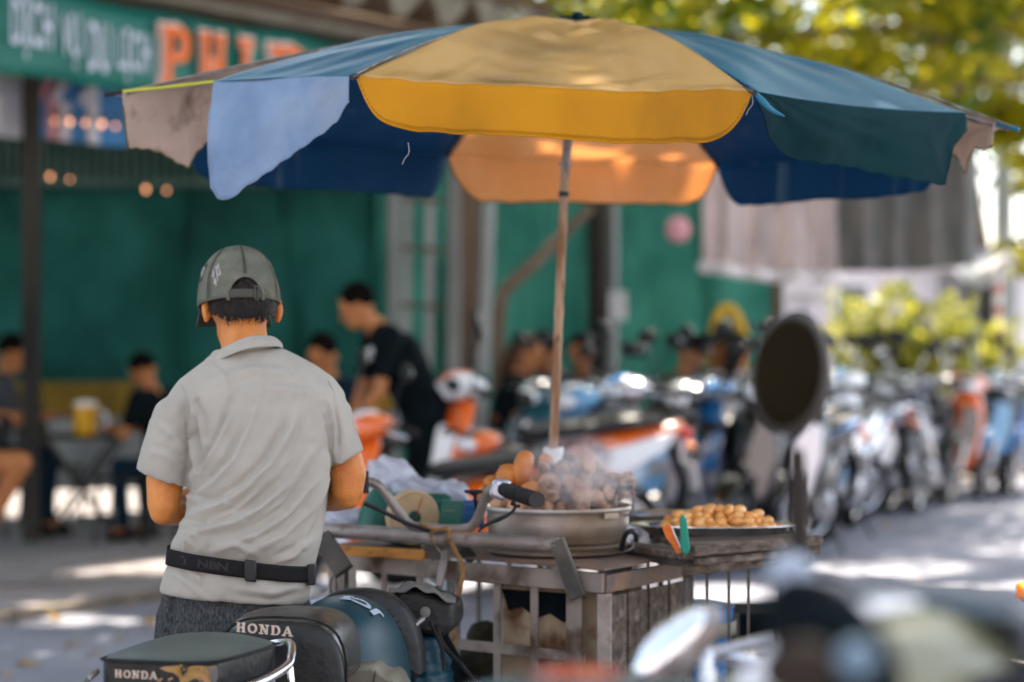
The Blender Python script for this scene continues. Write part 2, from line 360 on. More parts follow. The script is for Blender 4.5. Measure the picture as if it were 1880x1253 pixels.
# poles
def pole(name, label, px, y0, y1, d, r, m, px1=None, square=False, cat='post', grp='posts along the shop front'):
    p0 = P(px, y0, d); p1 = P(px1 if px1 is not None else px, y1, d); mb = MB()
    if square: mb.bar(p0, p1, r*2, r*2, up=(0,1,0))
    else: mb.tube([p0, p1], r, 12)
    return tag(mb.build(name, m, at=p1, bevel=.004 if square else 0), label, cat, grp)
def feet(px, d, z=.05): return HY+(H-z)*F/d
pole('post', 'tall dark square post at left, under the shop sign', 58, 120, feet(58,16.6), 16.6, .055, 'post_dark', square=True)
pole('post', 'slim pale post left of the window frame', 722, 150, feet(722,19), 19, .05, 'post_grey')
pole('post', 'slim pale leaning post right of the brown timber', 903, 150, feet(880,18), 18, .055, 'post_grey', px1=876)
pole('post', 'brown timber post between two pale posts', 862, 150, feet(862,18.4), 18.4, .07, 'post_brown', square=True)
pole('post', 'thick pale post beside the grey window frame', 836, 150, feet(832,18.6), 18.6, .06, 'post_grey', px1=830)
pole('post', 'black post behind the umbrella pole, with a pale twin on its right', 1098, 150, feet(1098,20), 20, .09, 'post_dark')
pole('post', 'pale thin post right of the black post', 1125, 150, feet(1125,20.3), 20.3, .045, 'post_grey')
pole('post', 'dark post at the right end of the green sheets', 1425, 200, feet(1425,21), 21, .05, 'post_brown')
t = thing('window_frame', 'grey welded window frame leaning before the green sheet', 'frame', P(785,700,18.9))
for px in (748, 790): mb = MB(); mb.bar(P(px,360,18.9), P(px-3,700,18.9), .07, .04, up=(0,1,0)); mb.build('upright', 'post_grey', t)
for py in (365, 455, 560): mb = MB(); mb.bar(P(735,py,18.87), P(832,py+6,18.87), .05, .03); mb.build('crossbar', 'post_brown', t)
mb = MB(); mb.tube([P(1090,378,17.5),P(1040,425,17.5),P(985,480,17.4),P(940,520,17.4),P(918,560,17.3),P(915,680,17.3),P(917,feet(917,17.3),17.3)], [.035,.04,.05,.05,.05,.045,.05], 10, smooth=4)
tag(mb.build('bent_branch', 'bark', at=P(915,feet(917,17.3),17.3)), 'brown bent branch propped against the green sheet', 'branch')
# hung sheets at right
def sheet(name, label, pts, m, d, cat, amp=.06, hem=None):
    t = thing(name, label, cat, P(pts[2][0], pts[2][1], d))
    a, b, c, e = pts
    def fn(u, v):
        top = Vector(a+(0,)).lerp(Vector(b+(0,)), u); bot = Vector(e+(0,)).lerp(Vector(c+(0,)), u); q = top.lerp(bot, v)
        w = P(q.x, q.y + 6*sin(u*pi)*v, d); w.y += amp*(sin(u*26)+.6*sin(u*11+v*3)); return w
    mb = MB(); mb.grid(fn, 50, 14); mb.build('cloth', m, t, solid=.008)
    if hem:
        mb = MB(); pts2 = [fn(k/40, 1) + Vector((0,-.02,-.03)) for k in range(41)]
        mb.tube(pts2, hem, 8, flat=1); mb.build('hem', 'wall_bright', t)
    return t
sheet('hanging_sheet', 'pale pinkish sheet hung under the right side of the umbrella', [(1290,255),(1545,255),(1545,505),(1290,482)], 'canvas_pink', 18.2, 'sheet', hem=.05)
sheet('hanging_sheet', 'dull grey green sheet hung right of the pale one', [(1540,250),(1795,230),(1795,485),(1540,497)], 'canvas_dull', 18.1, 'sheet')
# lantern, notice, lights
t = thing('pink_lantern', 'round pink paper lantern before the pale green sheet', 'lantern', P(1245,420,17.8))
mb = MB(); mb.ell(P(1245,422,17.8), (.095,.095,.1)); mb.build('paper_shade', 'cloth_pink', t); mb = MB(); mb.tube([P(1245,395,17.8),P(1245,300,17.8)], .006, 6); mb.build('cord', 'post_dark', t)
mb = MB(); mb.box(P(1133,562,20.2), (.16,.01,.24)); tag(mb.build('paper_notice', 'cloth_white', at=P(1133,562,20.2)), 'white paper notice on the pale post', 'notice')
t = thing('menu_board', 'bright white board standing right of the green sheets', 'board', P(1475,545,22))
mb = MB(); mb.box(P(1475,547,22), (.28,.02,.14)); mb.build('panel', 'wall_bright', t, bevel=.005); mb = MB(); mb.tube([P(1475,560,22.03),P(1475,feet(0,22),22.03)], .02); mb.build('leg', 'post_grey', t)
# clothes and small lamps under the sign
random.seed(5)
def garment(mb, s=1):
    mb.prism([(-.16,0,.0),(-.16,0,-.42),(.16,0,-.42),(.16,0,0),(.27,0,-.12),(.31,0,-.06),(.15,0,.08),(.05,0,.06),(-.05,0,.06),(-.15,0,.08),(-.31,0,-.06),(-.27,0,-.12)][::-1], (0,.05,0)); return mb
cols = ['cloth_white','cloth_blue','cloth_pink','cloth_white','cloth_blue','cloth_white','cloth_blue']; nm = ['white','blue','pink','white','blue','white','blue']
for i, px in enumerate([20, 92, 112, 134, 158, 184, 208]):
    mb = garment(MB()); mb.xf(Matrix.Rotation(R(rnd(35,75)), 4, 'Z')); o = mb.build('hanging_shirt', cols[i], bevel=.008)
    o.location = P(px, 158+i*3, 16.9+i*.05); o.scale = (.8,.8,.85)
    tag(o, nm[i]+' shirt hanging under the sign, '+['left of the dark post','just right of the dark post','second garment right of the dark post','between the pink shirt and a blue one','in the middle of the row','second last before the umbrella tip','beside the umbrella tip'][i], 'shirt', 'clothes hanging under the sign')
mat('bulb', (.8,.35,.1), emit=(1,.42,.2), es=.9)
for i, (px, py) in enumerate([(100,222),(128,224),(157,226),(187,228),(212,232),(92,325),(128,330),(268,348),(306,350)]):
    d = 16.8 if i < 5 else 18.3
    t = thing('small_lamp', ('small warm lamp in the row under the clothes, ' + ['first from the post','second from the post','middle one','fourth from the post','nearest the umbrella tip'][i] if i < 5 else 'small warm lamp on the dark green tarp, '+['close to the dark post','right of the lamp by the post','below the pink umbrella flap','furthest right'][i-5]), 'lamp', P(px,py,d), 'small warm lamps')
    mb = MB(); k_ = (.7,1.1,.9,1.2,.8,1.0,.7,1.1,.8)[i]; mb.ell(P(px,py,d), (.013*k_,.013*k_,.019*k_)); mb.build('glass_bulb', 'bulb', t); mb = MB(); mb.tube([P(px,py-5,d),P(px,py-14,d)], .012, 8); mb.build('socket', 'post_dark', t)
mb = MB(); mb.tube([P(80,205,16.8),P(150,212,16.8),P(240,216,16.8)], .006, 6); tag(mb.build('lamp_cable', 'post_dark', at=P(80,205,16.8)), 'thin dark cable carrying the row of small lamps', 'cable')
# low yellow wall and grey counter at left
mb = MB(); mb.bar(P(-200,735,18.2), P(245,732,18.6), .08, .26); tag(mb.build('yellow_band', 'yellow_wall', at=P(100,735,18.3)), 'low yellow board across the foot of the left tarpaulin', 'board')
mb = MB(); a = P(-200,830,18.3); b = P(260,825,18.7); mb.bar(a, b, .12, .6); tag(mb.build('low_wall', 'post_grey', at=a), 'low grey wall below the yellow board', 'wall')
# right background: pale houses, pole, awning
def house(name, label, px0, px1, ytop, d, m, wins, roof='roof_grey', depth=5):
    t = thing(name, label, 'building', G((px0+px1)/2, d))
    x0 = G(px0,d).x; x1 = G(px1,d).x; zt = P(0,ytop,d).z
    mb = MB(); mb.box(((x0+x1)/2, d+depth/2, zt/2), (x1-x0, depth, zt)); mb.build('wall', m, t)
    mb = MB(); mb.box(((x0+x1)/2, d+depth/2-.2, zt+.08), (x1-x0+.4, depth+.6, .16)); mb.build('roof', roof, t, bevel=.02)
    for (wx, wy, ww, wh) in wins:
        c = P(wx, wy, d); mb = MB(); mb.box((c.x, d-.02, c.z), (ww+.16, .08, wh+.16)); w = mb.build('window', 'wall_bright', t)
        mb = MB(); mb.box((c.x, d-.07, c.z), (ww, .03, wh)); mb.build('pane', 'glass_dark', w)
house('pale_house', 'pale pink house far behind the bush', 1400, 1660, 420, 34, 'wall_pale', [(1565,565,.4,.6)])
house('white_house', 'white house with dark windows at the right edge', 1655, 2100, 480, 36, 'wall_bright', [(1815,560,.7,.9),(1770,560,.8,1.0)])
house('grey_house', 'pale house glimpsed over the top of the umbrella', 820, 1380, 20, 52, 'wall_bright', [(880,60,1.2,1.6),(1050,60,1.2,1.6),(1200,70,1.2,1.6)])
pole('utility_pole', 'pale blue grey concrete utility pole near the right edge', 1848, -200, feet(1848,27,0), 27, .11, 'post_grey', px1=1838, cat='pole', grp=None)
mb = MB()
for i in range(9): pass
t = thing('striped_pole', 'thin red and white pole beside the concrete pole', 'pole', G(1832, 26))
for i in range(8):
    mb = MB(); mb.tube([P(1833,500+i*20,26), P(1832.5,520+i*20,26)], .035, 10); mb.build('red_band' if i%2 else 'white_band', 'tail_red' if i%2 else 'cloth_white', t)
mb = MB(); mb.tube([P(1832,660,26), G(1832,26,0)], .03, 10); mb.build('shaft', 'post_grey', t)
t = thing('white_awning', 'small sunlit white awning at the right edge', 'awning', P(1810,500,24))
mb = MB(); mb.add([P(1755,500,24.5),P(1795,535,23.4),P(1862,478,23.4),P(1850,455,24.5)], [(0,1,2,3)]); mb.build('canopy', 'wall_bright', t, solid=.03)
for a, b in (((1795,535),23.4),((1862,478),23.4)): mb = MB(); mb.tube([P(a[0],a[1],b), G(a[0],b,0)], .02, 8); mb.build('leg', 'post_grey', t)
# ================================================================= trees
def tree(name, label, base, top, crown_c, crown_r, n, leaf, m, seed, limbs=7, trunk_r=.2, clumps=60, group=None):
    rg = np.random.default_rng(seed); random.seed(seed)
    t = thing(name, label, 'tree', base, group); base = Vector(base); top = Vector(top); cc = Vector(crown_c)
    mb = MB(); mid = base.lerp(top,.5)+Vector((rnd(-.2,.2),rnd(-.2,.2),0)); mb.tube([base, mid, top], [trunk_r*1.3, trunk_r, trunk_r*.75], 12, smooth=6)
    cl = []
    while len(cl) < clumps:
        q = rg.uniform(-1, 1, 3)
        if .15 < (q**2).sum() < 1: cl.append(cc + Vector((q[0]*crown_r[0], q[1]*crown_r[1], q[2]*crown_r[2])))
    for i in range(limbs):
        e = cl[i*len(cl)//limbs]; mm = top.lerp(e,.5)+Vector((rnd(-.3,.3),rnd(-.3,.3),rnd(-.1,.4)))
        mb.tube([top, mm, e], [trunk_r*.5, trunk_r*.3, .03], 7, smooth=4)
    mb.build('trunk', 'bark', t)
    per = n//clumps; C = np.repeat(np.array([tuple(c) for c in cl]), per, 0); k = len(C)
    sz = np.repeat(rg.uniform(.35,.9,clumps), per)[:,None]*min(crown_r)*.42
    off = rg.normal(0, 1, (k,3)); off /= np.linalg.norm(off, axis=1)[:,None]; off *= rg.uniform(.2,1,(k,1))**.5
    c = C + off*sz*np.array([1.3,1.3,.8])
    a = rg.normal(0,1,(k,3)); a[:,2] *= .5; a /= np.linalg.norm(a,axis=1)[:,None]
    b = rg.normal(0,1,(k,3)); b[:,2] *= .6; b -= a*(a*b).sum(1)[:,None]; b /= np.linalg.norm(b,axis=1)[:,None]
    L = (leaf*rg.uniform(.6,1.3,(k,1)))
    nrm = np.cross(a, b)
    vs = np.stack([c-a*L, c+b*L*.38-a*L*.15+nrm*L*.1, c+a*L, c-b*L*.38-a*L*.15+nrm*L*.1], 1).reshape(-1,3)
    mb = MB(); mb.v = [tuple(map(float,v)) for v in vs]; mb.f = [(4*i,4*i+1,4*i+2,4*i+3) for i in range(k)]
    o = mb.build('crown', m, t, flat=True); return t
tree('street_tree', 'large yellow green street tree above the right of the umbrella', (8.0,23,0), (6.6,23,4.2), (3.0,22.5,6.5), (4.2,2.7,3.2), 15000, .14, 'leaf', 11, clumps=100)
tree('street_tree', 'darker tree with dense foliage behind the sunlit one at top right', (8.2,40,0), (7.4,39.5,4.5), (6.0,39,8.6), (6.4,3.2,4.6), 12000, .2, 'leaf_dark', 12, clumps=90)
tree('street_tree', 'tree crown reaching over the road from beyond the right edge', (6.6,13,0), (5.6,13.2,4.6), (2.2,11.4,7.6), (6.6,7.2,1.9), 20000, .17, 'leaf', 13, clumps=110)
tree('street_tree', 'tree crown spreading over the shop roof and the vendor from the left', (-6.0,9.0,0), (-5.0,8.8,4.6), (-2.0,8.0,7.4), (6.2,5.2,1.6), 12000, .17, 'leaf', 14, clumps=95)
tree('street_tree', 'unseen tree crown added to shade the pavement between shop and road', (-7.5,16,0), (-5.5,15.8,5.0), (-.6,15.0,7.4), (5.0,4.0,1.5), 21000, .17, 'leaf', 16, clumps=150)  # out of view, added to keep the sun off the left pavement
tree('street_tree', 'unseen tree crown added beyond the right edge to shade the road', (9.5,17,0), (8,17.5,5.2), (6.2,18.3,7.6), (3.2,2.4,1.3), 7000, .17, 'leaf', 18, clumps=60)  # out of view, added to shrink the sun patch on the road
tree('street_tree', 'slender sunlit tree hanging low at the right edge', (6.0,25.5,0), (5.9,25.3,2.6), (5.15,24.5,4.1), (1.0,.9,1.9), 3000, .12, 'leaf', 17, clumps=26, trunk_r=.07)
# houses across the street, behind the camera: they close off the sky there
t = thing('street_house', 'row of plain houses across the street behind the camera', 'building', (0,-9,0))
mb = MB(); mb.box((0,-11,3.6), (44,4,7.2)); hw_ = mb.build('wall', 'wall_pale', t)
for i in range(8):
    for z in (1.6, 4.8): mb = MB(); mb.box((-17.5+i*5,-8.98,z), (1.6,.06,1.6)); mb.build('window', 'glass_dark', t)
mb = MB(); mb.box((0,-10.9,7.3), (45,4.6,.2)); mb.build('roof', 'roof_grey', t)
# bush in a pot by the scooters
def bush(name, label, px, py, d, rx, rz, n, seed, leaf=.07, pot=True):
    rg = np.random.default_rng(seed); c0 = P(px, py, d); t = thing(name, label, 'plant', G(px,d))
    mb = MB(); random.seed(seed); top = c0.z
    for i in range(9): mb.tube([G(px,d,.35), Vector((c0.x+rnd(-.1,.1), d+rnd(-.1,.1), top*.6)), c0+Vector((rnd(-rx,rx)*.8, rnd(-.3,.3), rnd(-.2,rz)))], [.018,.012,.005], 6, smooth=3)
    mb.build('stem', 'bark', t)
    k = n; q = rg.normal(0,1,(k,3)); q /= np.linalg.norm(q,axis=1)[:,None]; q *= rg.uniform(.1,1,(k,1))**.6
    lump = 1+.25*np.sin(q[:,0]*9+2)+.2*np.sin(q[:,2]*11)
    c = np.array(tuple(c0)) + q*np.array([rx,rx*.7,rz])*lump[:,None]
    a = rg.normal(0,1,(k,3)); a /= np.linalg.norm(a,axis=1)[:,None]; b = np.cross(a, rg.normal(0,1,(k,3))); b /= np.linalg.norm(b,axis=1)[:,None]
    L = leaf*rg.uniform(.6,1.5,(k,1)); vs = np.stack([c-a*L, c+b*L*.35, c+a*L, c-b*L*.35],1).reshape(-1,3)
    mb = MB(); mb.v = [tuple(map(float,v)) for v in vs]; mb.f = [(4*i,4*i+1,4*i+2,4*i+3) for i in range(k)]; mb.build('foliage', 'leaf_bush', t, flat=True)
    mb = MB(); mb.lathe([(.16,0),(.2,.02),(.26,.36),(.28,.38),(.25,.38),(.22,.3)], 20, Matrix.Translation(G(px,d,0))); mb.build('pot', 'post_brown', t)
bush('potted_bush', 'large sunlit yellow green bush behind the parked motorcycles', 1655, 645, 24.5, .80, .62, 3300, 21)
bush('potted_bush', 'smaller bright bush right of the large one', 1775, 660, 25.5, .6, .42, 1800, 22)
# ================================================================= people in the background
def finger_hand(mb, w, d, up, s=1, curl=.4):
    """palm, four bent fingers of unequal length and a thumb; w wrist, d pointing direction, up back of the hand"""
    d = Vector(d).normalized(); a, b = frame(d, Vector(up)); w = Vector(w)
    for i in range(4): mb.capsule(w + a*(.011*(i-1.5))*s, w + d*.078*s + a*(.021*(i-1.5))*s, .014*s, .012*s, 8)
    L = [.062,.078,.084,.074]
    for i in range(4):
        p = w + d*.082*s + a*(.021*(i-1.5))*s; p1 = p + (d - b*curl)*L[i]*.5*s; p2 = p1 + (d*.75 - b*(curl+.5))*L[i]*.5*s
        mb.capsule(p, p1, .0095*s, .0085*s, 8); mb.capsule(p1, p2, .0085*s, .007*s, 8)
    p = w + d*.025*s + a*.022*s; p1 = p + (d*.6+a)*.034*s; mb.capsule(p, p1, .012*s, .011*s, 8); mb.capsule(p1, p1+(d*.9+a*.35-b*.3)*.036*s, .011*s, .008*s, 8)
def head_mb(mb, c, yaw, pitch, s=1):
    M = Matrix.Rotation(yaw, 3, 'Z') @ Matrix.Rotation(pitch, 3, 'Y'); c = Vector(c)
    q = lambda x, y, z: c + M @ Vector((x, y, z))*s
    mb.ell(q(-.005,0,.02), (.093*s,.074*s,.098*s), rot=M); mb.ell(q(.028,0,-.045), (.058*s,.054*s,.068*s), rot=M)
    mb.ell(q(.06,0,-.085), (.026*s,.026*s,.02*s), rot=M)
    mb.capsule(q(.082,0,.012), q(.108,0,-.022), .009*s, .014*s, 8)               # nose
    mb.ell(q(.084,0,-.056), (.014*s,.026*s,.007*s), rot=M); mb.ell(q(.083,0,-.068), (.013*s,.022*s,.008*s), rot=M)   # lips
    mb.ell(q(.078,.033,.022), (.012*s,.026*s,.006*s), rot=M); mb.ell(q(.078,-.033,.022), (.012*s,.026*s,.006*s), rot=M)  # brows
    for e in (-1, 1): mb.ell(q(-.008,.081*e,-.012), (.017*s,.0095*s,.033*s), rot=M @ Matrix.Rotation(-.35*e, 3, 'Z'))
    return M, q
def person(label, loc, yaw, pose='sit', top='cloth_black', legs='cloth_navy', hair='hair_far', scale=1, hyaw=0, hpitch=.35, long_hair=False, arms=None, skin='skin_far', cap=None, lean=0, group=None):
    t = thing('person', label, 'person', (0,0,0), group)
    if pose == 'sit':
        hip = Vector((0,0,.50)); ch = Vector((.10+lean,0,.86)); nk = Vector((.14+lean*1.3,0,1.04)); hd = Vector((.19+lean*1.5,0,1.17))
        kn = [(.42,.13,.52),(.42,-.13,.52)]; an = [(.38,.13,.1),(.40,-.14,.1)]; A = arms or [((.22+lean,.23,.74),(.45+lean,.08,.78)), ((.22+lean,-.23,.74),(.45+lean,-.08,.78))]
    else:
        hip = Vector((0,0,.92)); ch = Vector((.14,0,1.24)); nk = Vector((.27,0,1.41)); hd = Vector((.37,0,1.51))
        kn = [(.04,.1,.5),(.0,-.1,.5)]; an = [(-.04,.11,.09),(-.02,-.11,.09)]; A = arms or [((.33,.2,1.12),(.50,.14,.93)), ((.36,-.18,1.12),(.52,-.1,.92))]
    b = MB()
    b.capsule(hip+Vector((0,.06,0)), hip+Vector((0,-.06,0)), .11, .11); b.capsule(hip, ch, .115, .13)
    sh = [ch.lerp(nk,.72)+Vector((0,.165,-.01)), ch.lerp(nk,.72)+Vector((0,-.165,-.01))]
    b.capsule(sh[0], sh[1], .06, .06); b.capsule(ch+Vector((0,.05,0)), ch+Vector((0,-.05,0)), .115, .115); b.capsule(ch, nk, .11, .06); b.capsule(nk, hd+Vector((-.02,0,-.03)), .052, .052)
    M, q = head_mb(b, hd, hyaw, hpitch)
    tp = MB(); tp.capsule(hip+Vector((0,.06,.06)), hip+Vector((0,-.06,.06)), .125, .125); tp.capsule(hip+Vector((0,0,.03)), ch, .13, .145); tp.capsule(sh[0], sh[1], .072, .072)
    tp.capsule(ch+Vector((0,.06,0)), ch+Vector((0,-.06,0)), .125, .125); tp.capsule(ch, ch.lerp(nk,.85), .12, .066)
    lg = MB(); lg.capsule(hip+Vector((0,.07,0)), hip+Vector((0,-.07,0)), .122, .122)
    sho = [MB(), MB()]
    for i in range(2):
        e, w = Vector(A[i][0]), Vector(A[i][1]); b.capsule(sh[i], e, .047, .038); b.capsule(e, w, .038, .026); finger_hand(b, w, (w-e), (0,0,1))
        tp.capsule(sh[i], sh[i].lerp(e,.62), .066, .058)
        h = hip+Vector((0,.085 if i == 0 else -.085,0)); k = Vector(kn[i]); a = Vector(an[i])
        b.capsule(h, k, .078, .052); b.capsule(k, a, .05, .036); lg.capsule(h, k, .09, .064); lg.capsule(k, k.lerp(a,.93), .063, .05)
        sho[i].capsule(a+Vector((-.03,0,-.045)), a+Vector((.13,0,-.06)), .042, .035)
    b.capsule(Vector(an[0]), Vector(an[0])+Vector((.1,0,-.05)), .035, .028); b.capsule(Vector(an[1]), Vector(an[1])+Vector((.1,0,-.05)), .035, .028)
    remesh(b, .011, 3).build('body', skin, t, ang=180); remesh(tp, .014, 4).build('top', top, t, ang=180); remesh(lg, .014, 4).build('trousers', legs, t, ang=180); [remesh(x_, .01, 3).build('shoe', 'cloth_black', t, ang=180) for x_ in sho]
    hr = MB(); hr.ell(q(-.022,0,.042), (.096,.085,.092), rot=M)
    if long_hair: hr.capsule(q(-.07,0,.0), q(-.10,0,-.16), .075, .05)
    remesh(hr, .012, 3).build('hair', hair, t, ang=180)
    for e in (-1,1): ey = MB(); ey.ell(q(.082,.031*e,.004), (.008,.012,.006), rot=M); ey.build('eye', 'hair', t)
    if cap:
        cb = MB(); cb.ell(q(-.01,0,.055), (.103,.09,.088), rot=M); cb.capsule(q(.07,.04,.06), q(.15,0,.045), .012, .01); cb.capsule(q(.07,-.04,.06), q(.15,0,.045), .012, .01); cb.capsule(q(.07,0,.06), q(.15,0,.045), .02, .012)
        remesh(cb, .01, 3).build('cap', cap, t, ang=180)
    t.location = loc; t.rotation_euler = (0,0,yaw); t.scale = (scale,)*3
    return t
def sit_at(px, pytop, d): return G(px, d, .05)
def stool(name, label, cat, loc, m, h=.45, w=.34, yaw=0, back=True):
    t = thing(name, label, cat, (0,0,0), 'seats of the street cafe')
    mb = MB(); mb.box((0,0,h-.015), (w,w,.03)); mb.build('seat', m, t, bevel=.01)
    for x in (-1,1):
        for y in (-1,1):
            g = MB(); g.tube([(x*w*.42,y*w*.42,h-.03),(x*w*.5,y*w*.5,0)], .014, 8); g.build('leg', 'post_dark', t)
    if back:
        mb = MB(); mb.tube([(-w*.45,-w*.45,h),(-w*.62,-w*.45,h+.38),(-w*.66,0,h+.44),(-w*.62,w*.45,h+.38),(-w*.45,w*.45,h)], .014, 8, smooth=4); mb.box((-w*.6,0,h+.27),(.02,w*.85,.16)); mb.build('backrest', m, t)
    t.location = loc; t.rotation_euler = (0,0,yaw); return t
def table(name, label, loc, yaw=0, h=.7, w=.6):
    t = thing(name, label, 'table', (0,0,0)); mb = MB(); mb.box((0,0,h-.012), (w,w,.025)); mb.build('tabletop', 'post_dark', t, bevel=.006)
    for y in (-1,1):
        for s in (-1,1):
            g = MB(); g.bar((s*w*.42,y*w*.4+s*.013,h-.03),(-s*w*.42,y*w*.4+s*.013,0), .02, .03); g.build('leg', 'post_dark', t)
    t.location = loc; t.rotation_euler = (0,0,yaw); return t
# left group
person('person in a dark grey shirt sitting at the left edge with hands before them', G(-32,17,.05), R(12), top='cloth_grey', legs='cloth_navy', hyaw=R(-10), scale=1.1)
stool('cafe_chair', 'dark folding chair under the person at the left edge', 'chair', G(-34,17,.05), 'black_plastic', yaw=R(12))
table('folding_table', 'small dark folding table with crossed legs carrying the glass of beer', G(150,16.9,.05), R(15), h=.72)
t = thing('beer_mug', 'glass mug of amber beer with a thick pale head on the folding table', 'mug', P(157,795,16.8))
mb = MB(); z0 = .77; c = G(157,16.8); M = Matrix.Translation((c.x,c.y,z0)); mb.lathe([(.075,0),(.085,.02),(.085,.2),(.0805,.2)], 20, M); mb.build('glass_and_beer', 'beer', t)
mb = MB(); mb.ell((c.x,c.y,z0+.215), (.088,.088,.03)); mb.build('froth', 'foam', t); mb = MB(); mb.tube([(c.x+.08,c.y,z0+.17),(c.x+.14,c.y,z0+.15),(c.x+.14,c.y,z0+.06),(c.x+.08,c.y,z0+.04)], .01, 8, smooth=4); mb.build('handle', 'lamp_glass', t)
stool('cafe_chair', 'empty folding chair behind the beer table', 'chair', G(95,18.0,.05), 'black_plastic', yaw=R(-30))
stool('cafe_chair', 'dark folding chair between the beer table and the vendor', 'chair', G(232,16.6,.05), 'black_plastic', yaw=R(170))
person('person in black bent low, between beer table and vendor', G(330,16.4,.05), R(150), top='cloth_black', hyaw=R(20), hpitch=.7, lean=.08)
stool('cafe_chair', 'dark chair under the bent person in black', 'chair', G(331,16.4,.05), 'black_plastic', yaw=R(150))
# bare knee and leg of a drinker at the left edge
t = thing('person', 'person in shorts at the left edge, one bare bent knee in view', 'person', (0,0,0))
b = MB(); kx = P(38,850,13.2)
hipp = kx+Vector((-.46,.05,-.02)); b.capsule(hipp, kx, .085, .062); b.capsule(kx+Vector((0,0,-.01)), (kx.x-.36,kx.y+.1,.14), .056, .04); b.capsule((kx.x-.36,kx.y+.1,.13),(kx.x-.22,kx.y+.08,.08), .04,.03)
tor = hipp+Vector((-.06,0,.1)); b.capsule(hipp, tor+Vector((0,0,.35)), .12,.13); b.capsule(tor+Vector((0,0,.35)), tor+Vector((.03,0,.55)), .1,.05); head_mb(b, tor+Vector((.06,0,.68)), 0, .2)
for e in (-1,1):
    s_ = tor+Vector((.0,.17*e,.42)); b.capsule(tor+Vector((0,0,.42)), s_, .07,.055); el = s_+Vector((.1,.04*e,-.26)); b.capsule(s_, el, .045,.038); b.capsule(el, el+Vector((.2,-.03,.03)), .036,.026); finger_hand(b, el+Vector((.2,-.03,.03)), (1,0,0), (0,0,1))
b.capsule(hipp+Vector((0,.15,0)), kx+Vector((-.05,.2,0)), .085, .06); b.capsule(kx+Vector((-.05,.2,0)), (kx.x-.42,kx.y+.3,.12), .058,.04)
remesh(b, .012, 3).build('body', 'skin_far', t, ang=180)
b = MB(); b.capsule(hipp+Vector((0,0,0)), hipp.lerp(kx,.45), .105, .085); b.capsule(hipp+Vector((0,.15,0)), hipp.lerp(kx,.45)+Vector((0,.16,0)), .105,.085); b.capsule(hipp, hipp+Vector((0,.15,0)), .12,.12); remesh(b, .014, 3).build('shorts', 'cloth_black', t, ang=180)
b = MB(); b.capsule(hipp+Vector((-.02,.05,.08)), tor+Vector((0,.0,.35)), .14,.15); b.capsule(tor+Vector((0,.17,.42)), tor+Vector((0,-.17,.42)), .07,.07); b.capsule(tor+Vector((0,0,.35)), tor+Vector((.03,0,.5)), .12,.06); remesh(b, .014, 3).build('top', 'cloth_grey', t, ang=180)
b = MB(); b.ell(tor+Vector((.04,0,.73)), (.095,.085,.09)); b.build('hair', 'hair', t)
stool('cafe_stool', 'low stool under the person in shorts', 'stool', Vector((hipp.x, hipp.y, .05)), 'post_dark', h=hipp.z-.16, back=False)
# middle group
person('person in black bending over a table, one arm straight down', G(778,13.6,.05), R(197), pose='stand', top='cloth_black', legs='cloth_black', scale=1.04, hyaw=R(-15), hpitch=.5, arms=[((.30,.2,1.05),(.42,.16,.92)), ((.29,-.22,1.05),(.36,-.19,.88))])
person('black haired person sitting low by the vendor\'s right shoulder', G(640,15.2,.05), R(-125), top='cloth_navy', hyaw=R(10), hpitch=.55, lean=.03, scale=1.1)
stool('cafe_chair', 'chair under the person facing the camera by the vendor\'s right shoulder', 'chair', G(640,15.25,.05), 'black_plastic', yaw=R(-125))
table('folding_table', 'dark table under the hands of the standing person in black', G(668,13.9,.05), R(20), h=.8)
t = thing('takeaway_bag', 'yellow and white carrier bag on the table by the standing person', 'bag', P(700,760,13.6))
mb = MB(); mb.capsule(P(705,742,13.75), P(705,722,13.75), .06, .03); mb.capsule(P(690,742,13.72), P(694,728,13.7), .055, .03); remesh(mb, .008, 2).build('bag_body', 'yellow', t, ang=180); mb = MB(); mb.tube([P(697,722,13.7),P(700,700,13.7),P(708,722,13.7)], .008, 6, smooth=4); mb.build('handle', 'white_plastic', t)
mb = MB(); mb.ell(P(672,655,13.6), (.05,.05,.035)); mb.ell(P(688,642,13.6), (.035,.035,.03)); tag(remesh(mb,.008,2).build('white_bowl', 'white_plastic', at=P(675,655,13.6), ang=180), 'white plastic bowl lifted by the standing person in black', 'bowl')
person('person with long brown hair sitting behind the orange scooter', G(918,17.0,.05), R(-20), top='cloth_black', hair='hair_brown', hyaw=R(0), long_hair=True, scale=1.1)
person('person with short hair right of the umbrella pole, partly behind it', G(1050,17.2,.05), R(-150), top='cloth_grey', hyaw=R(0), scale=1.1)
person('person with black hair just right of the one behind the pole', G(1082,17.8,.05), R(-110), top='cloth_grey', scale=1.1)
person('person in an olive shirt bowed over a bowl before the pale green sheet', G(1222,17.2,.05), R(-35), top='cloth_olive', hpitch=.6, scale=1.1)
person('person in grey sitting left of the yellow arched chair', G(1295,18,.05), R(-60), top='cloth_grey', scale=1.12)
person('person with tied black hair framed by the yellow arched chair', G(1335,17.4,.05), R(60), top='cloth_white', long_hair=True, scale=1.1)
table('folding_table', 'table before the person in the olive shirt', G(1262,16.8,.05), R(20), h=.74)
t = thing('yellow_chair', 'yellow chair with a tall arched back, right of the seated group', 'chair', G(1340,17.9,.05))
mb = MB(); mb.tube([P(1372,760,17.9),P(1368,640,17.9),P(1352,582,17.9),P(1335,566,17.9),P(1318,582,17.9),P(1308,640,17.9),P(1306,760,17.9)], .042, 10, smooth=5); mb.build('arched_back', 'yellow', t)
mb = MB(); mb.box((P(1340,0,17.7).x,17.75,.5), (.42,.42,.04)); mb.build('seat', 'yellow', t, bevel=.01)
